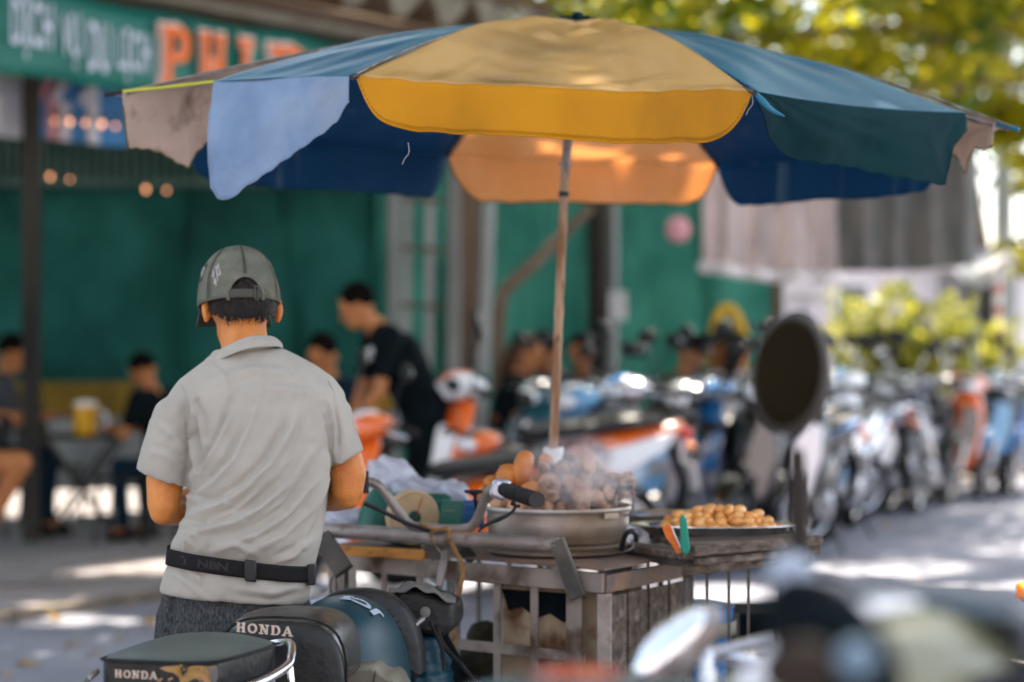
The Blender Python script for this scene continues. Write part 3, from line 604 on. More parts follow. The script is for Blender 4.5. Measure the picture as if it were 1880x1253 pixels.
for x in (-.18,.18):
    for y in (-.18,.18): g = MB(); c = P(1340,0,17.7); g.tube([(c.x+x,17.75+y,.48),(c.x+x*1.1,17.75+y*1.1,.05)], .018, 8); g.build('leg', 'yellow', t)
for i, (px, d, yw) in enumerate([(918,17.0,-20),(1050,17.2,-150),(1082,17.8,-110),(1222,17.2,-35),(1295,18,-60),(1335,17.4,60)]):
    stool('cafe_stool', 'low plastic stool under the '+['brown haired person','person behind the pole','second person right of the pole','person in the olive shirt','person in grey by the yellow chair','person with tied hair'][i], 'stool', G(px,d,.05), 'black_plastic', h=.44, yaw=R(yw), back=False)
# ================================================================= scooters
def paint(name, c, rough=.18, metal=0): 
    if name not in MATS: mat(name, c, rough=rough, metal=metal, coat=.8, spec=.6)
    return name
paint('paint_orange', (.75,.13,.01)); paint('paint_white', (.75,.77,.8)); paint('paint_blue', (.02,.16,.42)); paint('paint_silver', (.45,.46,.5), .25, .6)
paint('paint_black', (.004,.005,.006)); paint('paint_teal', (.01,.09,.12)); paint('paint_cream', (.13,.135,.075), .65); paint('paint_red', (.5,.03,.02)); paint('paint_sky', (.10,.30,.52)); paint('paint_navy', (.015,.03,.07))
mat('tyre', (.018,.018,.018), rough=.75, bump=.3, bscale=60); mat('seat_vinyl', (.007,.008,.009), (.014,.014,.016), 18, rough=.4, bump=.1, bscale=200)
mat('plate', (.75,.78,.8), rough=.4)
def ring_y(x, z, hw, hh, n=16, p=2.6, cx=0):                # closed section in the yz plane at x
    r = []
    for k in range(n):
        a = 2*pi*k/n; c, s_ = cos(a), sin(a)
        r.append(Vector((x, hw*abs(c)**(2/p)*(1 if c > 0 else -1), z+hh*abs(s_)**(2/p)*(1 if s_ > 0 else -1))))
    return r
def scooter(name, label, group, main, accent, loc, yaw, scale=1, big=False, rot_bar=0, mirrors=True, lean=R(7), plate=None, dark='black_plastic', mirror_h=.27, cat='scooter', roll=None, cww=1, cowl=None):
    t = thing(name, label, cat, (0,0,0), group); r = .29 if big else .245; tw = .035 if big else .052; xr, xf = -.58, .66
    for x in (xr, xf):
        M = Matrix.Translation((x,0,r)) @ Matrix.Rotation(pi/2, 4, 'X')
        w = MB(); prof = [(r-2*tw*.8,-tw*.7),(r-tw*.5,-tw),(r,0),(r-tw*.5,tw),(r-2*tw*.8,tw*.7)]; w.lathe(prof, 32, M, cap=False)
        ty = w.build('wheel', 'tyre', t)
        w = MB(); ri = r-2*tw*.8
        n = 16 if big else 5
        w.lathe([(ri+.004,-tw*.7),(ri-.015,-tw*.55),(ri-.015,tw*.55),(ri+.004,tw*.7)], 32, M, cap=False)
        for k in range(n):
            a = 2*pi*k/n; w.tube([(x+.03*cos(a),0,r+.03*sin(a)),(x+(ri-.01)*cos(a),0,r+(ri-.01)*sin(a))], .003 if big else .014, 6)
        w.lathe([(.05,-.04),(.05,.04)], 16, M); w.build('rim', 'chrome' if big else 'paint_silver', ty)
    # rear body, seat
    b = MB(); b.loft([ring_y(-.92,.80,.03,.02),ring_y(-.86,.76,.075,.05),ring_y(-.7,.70,.115,.09),ring_y(-.45,.61,.135,.15),ring_y(-.2,.52,.14,.19),ring_y(-.02,.45,.12,.17),ring_y(.06,.42,.10,.12)])
    b.build('rear_body', main, t, sub=1)
    b = MB()
    for e in (-1,1): b.loft([[Vector((x, e*(y+dy), z)) for (x,z) in ((-.80,.77),(-.5,.70),(-.15,.62),(-.12,.54),(-.5,.56),(-.75,.68))] for (y,dy) in ((.10,.0),(.142,.004))])
    b.build('side_stripe', accent, t, bevel=.006)
    b = MB(); b.loft([ring_y(-.80,.80,.07,.02),ring_y(-.7,.82,.115,.04),ring_y(-.45,.81,.13,.045),ring_y(-.3,.775,.135,.045),ring_y(-.05,.76,.12,.045),ring_y(.03,.73,.08,.03)]); b.build('seat', 'seat_vinyl', t, sub=1)
    b = MB(); b.tube([(-.55,.12,.80),(-.75,.125,.83),(-.93,.06,.86),(-.93,-.06,.86),(-.75,-.125,.83),(-.55,-.12,.80)], .013, 8, smooth=4); b.build('grab_rail', 'chrome' if big else dark, t)
    b = MB(); b.box((-.93,0,.74), (.04,.12,.06)); b.build('tail_light', 'tail_red', t, bevel=.012)
    for e in (-1,1): b = MB(); b.ell((-.9,.12*e,.69), (.03,.03,.02)); b.build('indicator', 'indicator', t)
    b = MB(); b.tube([(-.84,0,.7),(-.95,0,.48),(-.93,0,.3)], [.06,.05,.03], 8, flat=.3); b.build('rear_mudguard', dark, t)
    b = MB(); b.box((-.975,0,.52), (.008,.19,.14), Matrix.Rotation(.25,3,'Y')); pl = b.build('number_plate', 'plate', t, bevel=.003)
    if plate:
        for i, s_ in enumerate(plate):
            g = text_mb(s_, .065, .001, .002); on_plane(g, (-.984+.017*(i-.5)*-1*.5-.004, 0, .545-.055*i), (0,-1,0), (.25,0,1)); g.build('plate_number', 'black_plastic', pl, flat=True)
    # floor, apron, fender
    b = MB(); b.box((.18,0,.30), (.46,.26 if not big else .16,.07)); b.build('floorboard', dark, t, bevel=.02)
    ap = [( .36,.26,.11,.06),(.44,.40,.16,.075),(.47,.55,.185,.085),(.44,.72,.19,.085),(.38,.86,.15,.07),(.33,.95,.08,.05)]
    rings = []
    for (x,z,hw,hd) in ap: rings.append([Vector((x+hd*cos(a)*(1.3 if cos(a)>0 else .5), hw*sin(a), z)) for a in [2*pi*k/18 for k in range(18)]])
    b = MB(); b.loft(rings); b.build('front_apron', main, t, sub=1)
    b = MB()
    for e in (-1,1):
        b.loft([[Vector((x+dx, e*y, z)) for (x,y,z) in ((.525,.12,.36),(.59,.04,.50),(.585,.02,.66),(.515,.04,.84),(.48,.15,.78),(.515,.17,.60))] for dx in (-.02,.022)])
    b.build('apron_panel', accent, t, bevel=.01)
    b = MB()
    for e in (-1,1): b.tube([(xf,.075*e,r),(.52,.075*e,.62)], .022, 8)
    b.tube([(.52,0,.58),(.36,0,.98)], .03, 8); b.build('fork', 'chrome' if big else dark, t)
    b = MB(); pts = []
    for k in range(9): a = R(20+k*16); pts.append((xf+(r+.035)*cos(a), 0, r+(r+.035)*sin(a)))
    b.tube(pts, [.04]+[.075]*7+[.03], 10, flat=.25); b.build('front_fender', main if not big else accent, t)
    b = MB(); b.tube([(xr+.1,-.15,.24),(xr-.32,-.17,.34)], [.05,.06], 12); b.tube([(.0,-.1,.2),(xr+.1,-.15,.24)], .02, 8); b.build('exhaust', 'chrome', t)
    b = MB(); b.box((-.2,0,.3), (.42,.2,.18)); b.lathe([(.09,-.13),(.09,.11)], 16, Matrix.Translation((-.1,0,.28))@Matrix.Rotation(pi/2,4,'X')); b.build('engine', 'paint_silver', t, bevel=.02)
    b = MB(); b.tube([(-.1,.1,.22),(-.02,.26,.02)], .012, 8); b.build('side_stand', dark, t)
    # steering: cowl, bar, grips, levers, mirrors turned by rot_bar about the column
    piv = Vector((.36,0,0)); Rb = Matrix.Translation(piv) @ Matrix.Rotation(rot_bar, 4, 'Z') @ Matrix.Translation(-piv)
    b = MB(); b.loft([ring_y(.24,1.0,.09*cww,.035),ring_y(.30,1.01,.15*cww,.055),ring_y(.38,1.0,.16*cww,.075),ring_y(.46,.98,.11*cww,.065),ring_y(.50,.97,.05*cww,.03)]); b.xf(Rb); cw = b.build('handlebar_cowl', cowl or main, t, sub=1)
    b = MB(); b.loft([ring_y(.31,1.063,.035*cww,.008),ring_y(.40,1.068,.045*cww,.010),ring_y(.47,1.04,.04*cww,.008),ring_y(.505,1.0,.02*cww,.006)]); b.xf(Rb); b.build('cowl_stripe', main if cowl else accent, cw, sub=1)
    b = MB(); b.ell((.47,0,.975), (.045,.085,.05)); b.xf(Rb); b.build('headlight', 'lamp_glass' if cww == 1 else 'paint_cream', cw)
    b = MB(); b.box((.265,0,1.045), (.09,.16,.02), Matrix.Rotation(-.5,3,'Y')); b.xf(Rb); b.build('speedometer', 'glass_dark', cw, bevel=.006)
    for e in (-1,1):
        bw = 1 if cww == 1 else .5
        b = MB(); b.tube([(.34,.1*e*bw,1.0),(.32,.22*e*bw,1.02),(.27,.34*e*bw,1.01)], .012, 8); b.xf(Rb); b.build('handlebar', 'chrome' if big else dark, t)
        b = MB(); b.tube([(.30,.25*e*bw,1.018),(.26,.37*e*bw,1.008)], .019, 10); b.xf(Rb); b.build('grip', 'rubber', t)
        b = MB(); b.tube([(.36,.2*e*bw,1.0),(.35,.28*e*bw,.99),(.31,.37*e*bw,.985)], .007, 6); b.xf(Rb); b.build('brake_lever', 'chrome' if cww == 1 else 'rubber', t)
        if mirrors:
            b = MB(); mh = 1.02+mirror_h; b.tube([(.32,.2*e,1.03),(.33,.24*e,1.02+mirror_h*.55),(.31,.28*e,mh-.02)], .006, 6, smooth=3); b.xf(Rb); ms = b.build('mirror_stem', 'chrome' if big else dark, t)
            b = MB(); b.ell((.31,.30*e,mh+.01), (.018,.065,.045)); b.xf(Rb); b.build('mirror_housing', dark, ms)
            b = MB(); b.ell((.296,.30*e,mh+.01), (.008,.058,.038)); b.xf(Rb); b.build('mirror_glass', 'mirror', ms)
    t.location = loc; t.rotation_euler = (roll if roll is not None else -lean, 0, yaw); t.rotation_mode = 'XYZ'; t.scale = (scale,)*3
    return t
g1 = 'scooters parked in a row before the cafe'; g2 = 'motorcycles parked along the kerb at right'
scooter('parked_scooter', 'orange scooter with a white headlight cowl left of the umbrella pole', g1, 'paint_orange', 'paint_white', G(865,13.7,.05)+Vector((.26,.20,0)), R(208), 1.14, rot_bar=R(-25), cowl='paint_white')
scooter('parked_scooter', 'orange scooter mostly hidden behind the vendor\'s right arm and the white bags', g1, 'paint_orange', 'paint_white', G(700,12.0,.05)+Vector((.22,.22,0)), R(205), 0.98)
scooter('parked_scooter', 'low orange and black scooter behind the dark case and the pot', g1, 'paint_orange', 'paint_black', G(845,13.0,.05)+Vector((.22,.22,0)), R(230), 0.86)
scooter('parked_scooter', 'light blue and silver scooter just right of the umbrella pole', g1, 'paint_sky', 'paint_silver', G(1050,14.6,.05)+Vector((.22,.22,0)), R(222), 1.06, rot_bar=R(10))
scooter('parked_scooter', 'silver scooter with a blue stripe above the left end of the nuts', g1, 'paint_silver', 'paint_blue', G(1150,14.9,.05)+Vector((.22,.22,0)), R(218), 1.1)
scooter('parked_scooter', 'black scooter with silver panels, handlebar below the olive shirt', g1, 'paint_black', 'paint_silver', G(1240,15.2,.05)+Vector((.22,.22,0)), R(226), 1.06, rot_bar=R(15))
scooter('parked_scooter', 'blue and black scooter between the olive shirt and the round mirror', g1, 'paint_blue', 'paint_black', G(1300,15.4,.05)+Vector((.22,.22,0)), R(220), 1.08)
scooter('parked_scooter', 'all black scooter beside the round mirror, on its left', g1, 'paint_black', 'paint_black', G(1375,15.2,.05)+Vector((.12,.25,0)), R(246), 1.1)
scooter('parked_scooter', 'black and grey scooter right behind the post of the round mirror', g1, 'paint_black', 'paint_silver', G(1445,15.6,.05)+Vector((.12,.25,0)), R(250), 1.1)
scooter('parked_scooter', 'white and sky blue scooter just past the round mirror', g1, 'paint_white', 'paint_sky', G(1510,16.8,.05)+Vector((.1,.25,0)), R(252), 1.12)
scooter('parked_scooter', 'navy scooter in the second row between the pole and the olive shirt', g1, 'paint_navy', 'paint_white', G(1110,16.9,.05)+Vector((.22,.22,0)), R(215), 1.05)
scooter('parked_scooter', 'teal scooter in the second row just left of the umbrella pole', g1, 'paint_teal', 'paint_silver', G(985,16.2,.05)+Vector((.22,.22,0)), R(224), 1.05)
scooter('parked_scooter', 'black scooter in the second row under the olive shirt', g1, 'paint_black', 'paint_teal', G(1215,17.3,.05)+Vector((.22,.22,0)), R(219), 1.05)
scooter('parked_scooter', 'white scooter in the second row below the yellow arched chair', g1, 'paint_white', 'paint_navy', G(1330,17.4,.05)+Vector((.22,.22,0)), R(226), 1.05)
scooter('parked_scooter', 'silver scooter in the second row left of the round mirror', g1, 'paint_silver', 'paint_navy', G(1410,17.8,.05)+Vector((.22,.22,0)), R(215), 1.12)
scooter('parked_motorcycle', 'black motorcycle with orange indicators, first of the right hand row', g2, 'paint_black', 'paint_silver', G(1612,19.6,0)+Vector((.0,.1,0)), R(252), 1.08, big=True, cat='motorcycle')
scooter('parked_motorcycle', 'dark motorcycle with a silver tail, half behind the first of the right hand row', g2, 'paint_navy', 'paint_silver', G(1668,20.6,0)+Vector((.0,.1,0)), R(248), 1.08, big=True, cat='motorcycle')
scooter('parked_motorcycle', 'motorcycle showing its pale number plate, middle of the right hand row', g2, 'paint_black', 'paint_silver', G(1712,20.4,0)+Vector((.0,.1,0)), R(70), 1.05, big=True, cat='motorcycle', plate=('59-L1','248'))
scooter('parked_motorcycle', 'bright orange motorcycle left of the concrete pole', g2, 'paint_orange', 'paint_black', G(1775,21.6,0)+Vector((.0,.1,0)), R(246), 1.06, big=True, cat='motorcycle', rot_bar=R(20))
scooter('parked_motorcycle', 'black motorcycle under the concrete pole', g2, 'paint_black', 'paint_sky', G(1822,22.2,0)+Vector((.0,.1,0)), R(250), 1.08, big=True, cat='motorcycle')
scooter('parked_motorcycle', 'silver and blue motorcycle at the right edge beyond the pole', g2, 'paint_silver', 'paint_blue', G(1880,22.6,0)+Vector((.0,.1,0)), R(248), 1.08, big=True, cat='motorcycle')
scooter('parked_motorcycle', 'teal motorcycle in the gap between scooters and the right hand row', g2, 'paint_teal', 'paint_white', G(1578,21.5,0)+Vector((.0,.1,0)), R(240), 1.05, big=True, cat='motorcycle')
scooter('parked_motorcycle', 'red motorcycle far back under the white awning', g2, 'paint_red', 'paint_silver', G(1800,27,0)+Vector((.0,.1,0)), R(245), 1.05, big=True, cat='motorcycle')
scooter('parked_motorcycle', 'white motorcycle far back left of the red one', g2, 'paint_white', 'paint_black', G(1735,26,0)+Vector((.0,.1,0)), R(242), 1.05, big=True, cat='motorcycle')
scooter('parked_motorcycle', 'black motorcycle far back before the smaller bush', g2, 'paint_black', 'paint_black', G(1690,24.5,0)+Vector((.0,.1,0)), R(250), 1.05, big=True, cat='motorcycle')
# foreground machines, far inside the lens's blur
g3 = 'machines parked close to the camera'
scooter('near_scooter', 'pale cream scooter close to the camera at the lower right', g3, 'paint_cream', 'paint_white', G(1580,2.05,0)+Vector((.31,.31,0)), R(225), 1.145, mirrors=False, cww=.5, rot_bar=R(-8), cat='scooter', roll=0)
scooter('near_scooter', 'scooter with a black seat at the lower right corner, past the cream one', g3, 'paint_black', 'paint_sky', G(1715,4.3,0)+Vector((1.02,-.12,0)), R(-8), 1.1, mirrors=False, cat='scooter')
# ================================================================= the vendor
mat('shirt', (.365,.345,.29), (.30,.285,.24), 7, rough=.85, bump=.25, bscale=900, sheen=.15, lo=.3, hi=.7)
mat('trousers', (.022,.026,.028), (.075,.08,.08), 260, rough=.9, bump=.3, bscale=500, stretch=(1,1,.35))
mat('cap_cloth', (.10,.105,.082), (.15,.15,.115), 22, rough=.85, bump=.3, bscale=1200)
mat('cap_trim', (.06,.062,.05), rough=.8); mat('thread', (.42,.40,.38), rough=.7); mat('webbing', (.010,.010,.011), (.018,.018,.018), 300, rough=.6, bump=.3, bscale=500); mat('webbing_text', (.045,.045,.045), rough=.5)
random.seed(1)
man = thing('person', 'street vendor seen from behind in grey polo shirt, olive cap and black waist strap', 'person', G(440, 5.4))
def ringpx(pl, pr, yc, hd, n=40, p=2.3, dz=0):
    """horizontal closed ring of the torso through two silhouette pixels"""
    a = P(pl[0], pl[1], yc); b = P(pr[0], pr[1], yc); c = (a+b)/2; h = (b-a)/2; r = []
    for k in range(n):
        t_ = 2*pi*k/n; cc, s_ = cos(t_), sin(t_)
        r.append(c + h*abs(cc)**(2/p)*(1 if cc > 0 else -1) + Vector((0, hd*abs(s_)**(2/p)*(1 if s_ > 0 else -1), dz)))
    return r
TR = [((293,1086),(563,1109),5.38,.118),((297,1070),(570,1092),5.38,.120),((303,1045),(575,1068),5.385,.119),((308,1032),(575,1062),5.385,.114),((309,1020),(576,1052),5.385,.112),((311,1005),(577,1038),5.39,.113),
      ((314,993),(582,1020),5.39,.127),((322,978),(588,1000),5.39,.131),((338,940),(598,955),5.40,.125),((347,900),(606,905),5.41,.122),((352,850),(616,850),5.42,.124),((352,800),(625,800),5.44,.127),((330,755),(634,755),5.45,.124),
      ((309,724),(634,722),5.457,.116),((329,697),(613,694),5.464,.104),((357,676),(582,672),5.47,.089),((384,656),(545,652),5.48,.072),((393,642),(520,640),5.485,.062)]
shb = MB(); rs = [ringpx(*a) for a in TR]
c0 = sum(rs[0], Vector())/40; c1 = sum(rs[1], Vector())/40
inner = [[c0+(p-c0)*.90+Vector((0,0,.004)) for p in rs[0]], [c1+(p-c1)*.86+Vector((0,0,.03)) for p in rs[1]]]
shb.loft(rs)
def sleeve(mb, rows, hem_in=True):
    rr = []
    for (cx, cy, ax, ay, hd, d) in rows:
        c = P(cx, cy, d); a = P(cx+ax, cy+ay, d)-c
        rr.append([c + a*cos(2*pi*k/32) + Vector((0,hd*sin(2*pi*k/32),0)) for k in range(32)])
    mb.loft(rr)
sleeve(shb, [(372,700,56,-26,.06,5.46),(348,712,50,-22,.068,5.45),(334,728,46,-14,.072,5.445),(325,745,42,-8,.074,5.44),(316,790,43,10,.074,5.43),(307,835,46,16,.072,5.42),(299,872,48,18,.071,5.42),(298,880,49,18,.071,5.42),(298,880,42,15,.062,5.42),(301,862,39,13,.056,5.42)])
sleeve(shb, [(570,690,30,40,.06,5.46),(598,702,34,32,.067,5.45),(612,735,33,12,.072,5.44),(618,780,31,-2,.072,5.43),(629,815,33,-9,.07,5.42),(636,840,31,-17,.069,5.42),(637,847,31,-18,.069,5.42),(637,847,26,-15,.058,5.42),(634,828,24,-11,.052,5.42)])
sm = remesh(shb, .0050, 16)
folds = [([(350,945),(400,930),(450,900),(500,850),(535,790),(555,740)],11,7),([(345,985),(420,965),(480,935),(530,890),(570,830)],12,8),([(352,915),(395,885),(430,845),(460,780),(480,725)],9,6.5),
 ([(352,880),(380,850),(405,810),(425,765),(440,720)],8,6),([(400,1005),(470,985),(530,945),(575,890),(600,845)],13,7),([(455,1015),(520,985),(570,935),(598,880)],11,6),([(590,760),(600,820),(594,880),(575,950),(555,1000)],9,6),
 ([(608,740),(616,790),(612,850)],6,6),([(356,748),(352,800),(358,850),(352,890)],7,7),([(345,730),(365,770),(372,820)],7,4),([(335,905),(370,925),(410,925)],7,4),([(325,960),(380,975),(440,960)],8,4.5),([(410,690),(470,680),(540,688)],12,4),
 ([(430,720),(500,712),(575,725)],13,3.5),([(470,700),(455,760),(430,820)],12,3.5),([(540,720),(530,790),(500,850)],12,4),([(320,1052),(350,1075),(375,1100)],7,3.5),([(350,1050),(365,1062),(370,1085)],6,3),([(560,1075),(500,1090),(430,1080)],9,3.5),
 ([(335,1000),(345,990),(352,1003)],5,3),([(395,1012),(430,1000),(470,1018)],8,3.5),([(290,780),(320,800),(345,840)],10,3),([(275,830),(300,835),(340,860)],8,2.5),([(335,1040),(338,1010),(345,985)],5,3),([(500,1035),(540,1020),(580,985)],8,3.5),
 ([(375,660),(410,690),(420,730)],8,2.5),([(380,960),(430,940),(470,905),(500,860)],6,3),([(470,960),(520,920),(552,870)],6,3)]
co, no = sm.co, sm.no
pxs = co[:,0]/co[:,1]*F+940; pys = HY-(co[:,2]-H)/co[:,1]*F; disp = np.zeros(len(co)); back = np.clip((5.46-co[:,1])/.05, 0, 1)
for pts, w, amp in folds:
    best = np.full(len(co), 1e9); sd = np.zeros(len(co)); tt = np.zeros(len(co)); n_ = len(pts)-1
    for i in range(n_):
        a = np.array(pts[i], 'd'); b = np.array(pts[i+1], 'd'); e = b-a; L2 = (e**2).sum()
        u = np.clip(((pxs-a[0])*e[0]+(pys-a[1])*e[1])/L2, 0, 1); dx = pxs-(a[0]+u*e[0]); dy = pys-(a[1]+u*e[1]); dd = np.hypot(dx, dy)
        s_ = np.sign(dx*e[1]-dy*e[0]); m_ = dd < best; best[m_] = dd[m_]; sd[m_] = (s_*dd)[m_]; tt[m_] = ((i+u)/n_)[m_]
    env = np.sin(np.clip(tt, .04, .96)*pi)**.6*(best < 60)
    disp += amp*.001*2.1*env*(np.exp(-(np.abs(sd)/(w*.72))**1.5)-.85*np.exp(-(np.abs(sd-1.35*w)/(w*.75))**1.7))
def vnoise(x, y, seed):
    rg = np.random.default_rng(seed); o = 0
    for i in range(10): kx, ky, ph = rg.normal(0,1), rg.normal(0,1), rg.uniform(0,6); o = o+np.sin(x*kx+y*ky+ph)
    return o/4
disp += .0012*vnoise(pxs/28, pys/28, 5)*(1) + .0011*vnoise((pxs+pys*.55)/6.5, (pys-pxs*.4)/22, 6) + .0005*vnoise(pxs/6, pys/6, 7)
co2 = co + no*(disp*back)[:,None]; sm.v = [tuple(map(float, c)) for c in co2]
shirt = sm.build('polo_shirt', 'shirt', man, ang=180)
# seams: hem stitching, armholes and sleeve hems as thin sewn ridges on the cloth
def on_shirt(px, py, lift=.001):
    dist = (pxs-px)**2+(pys-py)**2 + (co2[:,1] > 5.44)*1e4; i = int(np.argmin(dist)); p = Vector(tuple(co2[i])); n = Vector(tuple(no[i])); return p+n*lift
def seam(pts, r=.0011, m='shirt', name='seam'):
    q = []
    for i in range(len(pts)-1):
        n_ = max(2, int(math.hypot(pts[i+1][0]-pts[i][0], pts[i+1][1]-pts[i][1])/6))
        q += [on_shirt(pts[i][0]+(pts[i+1][0]-pts[i][0])*k/n_, pts[i][1]+(pts[i+1][1]-pts[i][1])*k/n_) for k in range(n_)]
    q.append(on_shirt(*pts[-1])); q2 = [q[0]]+[(q[i-1]+q[i]*2+q[i+1])/4 for i in range(1,len(q)-1)]+[q[-1]]
    mb = MB(); mb.tube(q2, r, 6); return mb.build(name, m, shirt)
seam([(302,1079),(360,1092),(420,1103),(480,1106),(540,1100),(560,1096)]); seam([(262,852),(285,868),(315,880),(345,885)]); seam([(612,850),(640,838),(660,820)])
seam([(333,705),(345,735),(352,770),(354,810)], .0014); seam([(602,698),(614,730),(618,775),(620,812)], .0014)
# collar
cb = MB(); nkc = lambda px, py, d: P(px, py, d)
top = [(498,624,5.545),(505,621,5.49),(494,617,5.445),(470,617,5.42),(448,621,5.415),(425,631,5.425),(405,642,5.45),(390,652,5.49),(384,655,5.54),(392,652,5.60)]
bot = [(512,640,5.55),(518,640,5.49),(507,637,5.432),(475,638,5.400),(448,643,5.392),(422,653,5.40),(398,664,5.43),(381,674,5.475),(374,676,5.545),(386,672,5.61)]
A_ = [P(*a) for a in top]; B_ = [P(*a) for a in bot]
def catm(L, t):
    t *= len(L)-1; i = min(int(t), len(L)-2); f = t-i; a, b, c, d = L[max(0,i-1)], L[i], L[i+1], L[min(len(L)-1,i+2)]
    return .5*((2*b)+(c-a)*f+(2*a-5*b+4*c-d)*f*f+(3*b-a-3*c+d)*f**3)
def cfn(u, v):
    p = catm(A_, u).lerp(catm(B_, u), max(0, v)); out = (catm(B_, u)-P(450,640,5.49)); out.z = 0; out.normalize()
    return p + out*(.006*sin(v*pi)) + (Vector((0,0,-.02)) - out*.006 if v < 0 else Vector((0,0,0)))
cb.grid(lambda u, v: cfn(u, v), 48, 8); cb.build('collar', 'shirt', shirt, solid=.003, sub=1)
cb = MB(); cb.grid(lambda u, v: catm(A_, u)+ (P(450,640,5.49)-catm(A_,u))*.08*v + Vector((0,0,-.035*v)), 48, 4); cb.build('collar_stand', 'shirt', shirt, solid=.002)
# body: head, neck, arms, hands (and legs inside the trousers)
b = MB(); HC = P(443,561,5.535); yaw = R(90+15)
Mh, q = head_mb(b, HC, yaw, R(16), 1.02)
b.capsule(P(447,595,5.52), P(450,650,5.50), .052, .056); b.capsule(P(450,650,5.50), P(460,700,5.50), .055, .05)
b.capsule(P(460,740,5.49), P(470,820,5.46), .06, .08); b.capsule(P(470,820,5.46), P(440,1060,5.40), .08, .085); b.capsule(P(468,765,5.48), P(365,765,5.46), .045, .04); b.capsule(P(468,765,5.48), P(580,765,5.46), .045, .04)
def limb(*pts):
    for i in range(len(pts)-1):
        (a, ra), (c, rc) = pts[i], pts[i+1]; b.capsule(a, c, ra, rc)
lw = P(415,918,5.74); rw = P(520,925,5.72)
limb((P(362,765,5.46),.04),(P(322,800,5.44),.042),(P(303,880,5.425),.043),(P(301,925,5.42),.0385)); limb((P(299,940,5.42),.031),(P(318,935,5.47),.039),(P(350,925,5.57),.036),(lw,.026))
limb((P(582,765,5.46),.04),(P(619,800,5.44),.042),(P(639,870,5.425),.042),(P(638,900,5.42),.037)); limb((P(640,912,5.42),.029),(P(622,908,5.47),.039),(P(580,912,5.58),.036),(rw,.026))
finger_hand(b, lw, (.75,.45,-.1), (-.3,-.2,1), 1.0, .6); finger_hand(b, rw, (-.75,.5,-.1), (.3,-.2,1), 1.0, .6)
lh = P(365,1110,5.39); rh = P(497,1110,5.39); lk = Vector((lh.x-.03,5.42,.50)); rk = Vector((rh.x+.0,5.48,.50)); la = Vector((lk.x-.0,5.38,.10)); ra_ = Vector((rk.x+.02,5.42,.10))
for h_, k_, a_ in ((lh,lk,la),(rh,rk,ra_)): b.capsule(h_, k_, .085, .055); b.capsule(k_, a_, .052, .036)
bm_ = remesh(b, .005, 5); body = bm_.build('body', 'skin', man, ang=180)
tr = MB(); tr.loft([ringpx((303,1055),(568,1072),5.385,.105), ringpx((304,1080),(556,1090),5.385,.100), ringpx((289,1112),(560,1118),5.385,.106), ringpx((283,1170),(558,1170),5.39,.115), ringpx((284,1200),(556,1200),5.39,.11)])
for h_, k_, a_, s_ in ((lh,lk,la,-1),(rh,rk,ra_,1)):
    p = h_+Vector((0,0,-.03)); tr.capsule(p, k_, .098, .075); tr.capsule(k_, a_+Vector((0,0,.02)), .074, .062)
tm = remesh(tr, .008, 6); tco, tno = tm.co, tm.no; tpx = tco[:,0]/tco[:,1]*F+940; tpy = HY-(tco[:,2]-H)/tco[:,1]*F
for x0, x1, w, amp in ((322,308,5,-.007),(306,300,6,.006),(345,330,8,.004),(385,400,9,.003),(292,290,4,-.004)):
    tco = tco + tno*(amp*np.exp(-((tpx-(x0+(x1-x0)*(tpy-1090)/80))/w)**2))[:,None]
tm.v = [tuple(map(float,c)) for c in tco]; trs = tm.build('trousers', 'trousers', man, ang=180)
mb = MB(); mb.tube([P(352,1122,5.268),P(350,1140,5.266),P(375,1150,5.263),P(405,1148,5.263)], .0012, 6); mb.build('pocket_seam', 'trousers', trs)
for a_ in (la, ra_): mb = MB(); mb.capsule(a_+Vector((0,-.05,-.055)), a_+Vector((0,.15,-.065)), .042, .035); mb.capsule(a_, a_+Vector((0,.0,-.06)), .05,.045); remesh(mb, .008, 3).build('shoe', 'cloth_black', man, ang=180)
# hair below the cap
hm = MB(); hm.ell(q(-.006,0,.006), (.102,.0785,.112), 150, 110, rot=Mh)
keep = []; vv = [Vector(v) for v in hm.v]; Mi = Mh.inverted()
loc = [Mi @ (v-HC) for v in vv]
def hairline(l):                                            # lower edge of the hair in head space
    a = math.atan2(abs(l.y), -l.x); base = -.060 + (.045*max(0, (a-.5)/1.0) if a > .5 else 0); return base + .004*sin(l.y*420)+.003*sin(l.y*913+1)
fs = [f for f in hm.f if all(loc[i].z > hairline(loc[i]) and loc[i].x < .03 and loc[i].z < .075 for i in f)]
hm.f = fs; rgh = random.Random(4)
hm.v = [tuple(v + (v-HC).normalized()*rgh.uniform(-.0012,.0015)) for v in vv]
hairo = hm.build('hair', 'hair', man, ang=180, solid=.003)
st_ = MB(); rgh = random.Random(8)                          # short strands breaking the hairline
cand = [i for i in range(len(vv)) if loc[i].z > hairline(loc[i])-.002 and loc[i].z < .03 and loc[i].x < .04]
for k in range(1500):
    i = rgh.choice(cand); p = vv[i] + Vector([rgh.uniform(-.004,.004) for _ in range(3)])
    pl = Mi @ (p-HC); n = Mh @ Vector((pl.x/.0102, pl.y/.0062, (pl.z-.006)/.0112)).normalized(); d = (Vector((0,0,-1))+n*.35+Vector((rgh.uniform(-.25,.25),0,0))).normalized(); L = rgh.uniform(.006,.013); s_ = d.cross(n).normalized()*.0006
    st_.add([p-s_+n*.001, p+s_+n*.001, p+d*L+n*.002], [(0,1,2)])
st_.build('hair_strands', 'hair', hairo, flat=True)
for e in (-1,1): ey = MB(); ey.ell(q(.083,.031*e,.004), (.008,.013,.006), rot=Mh); ey.build('eye', 'hair', man)
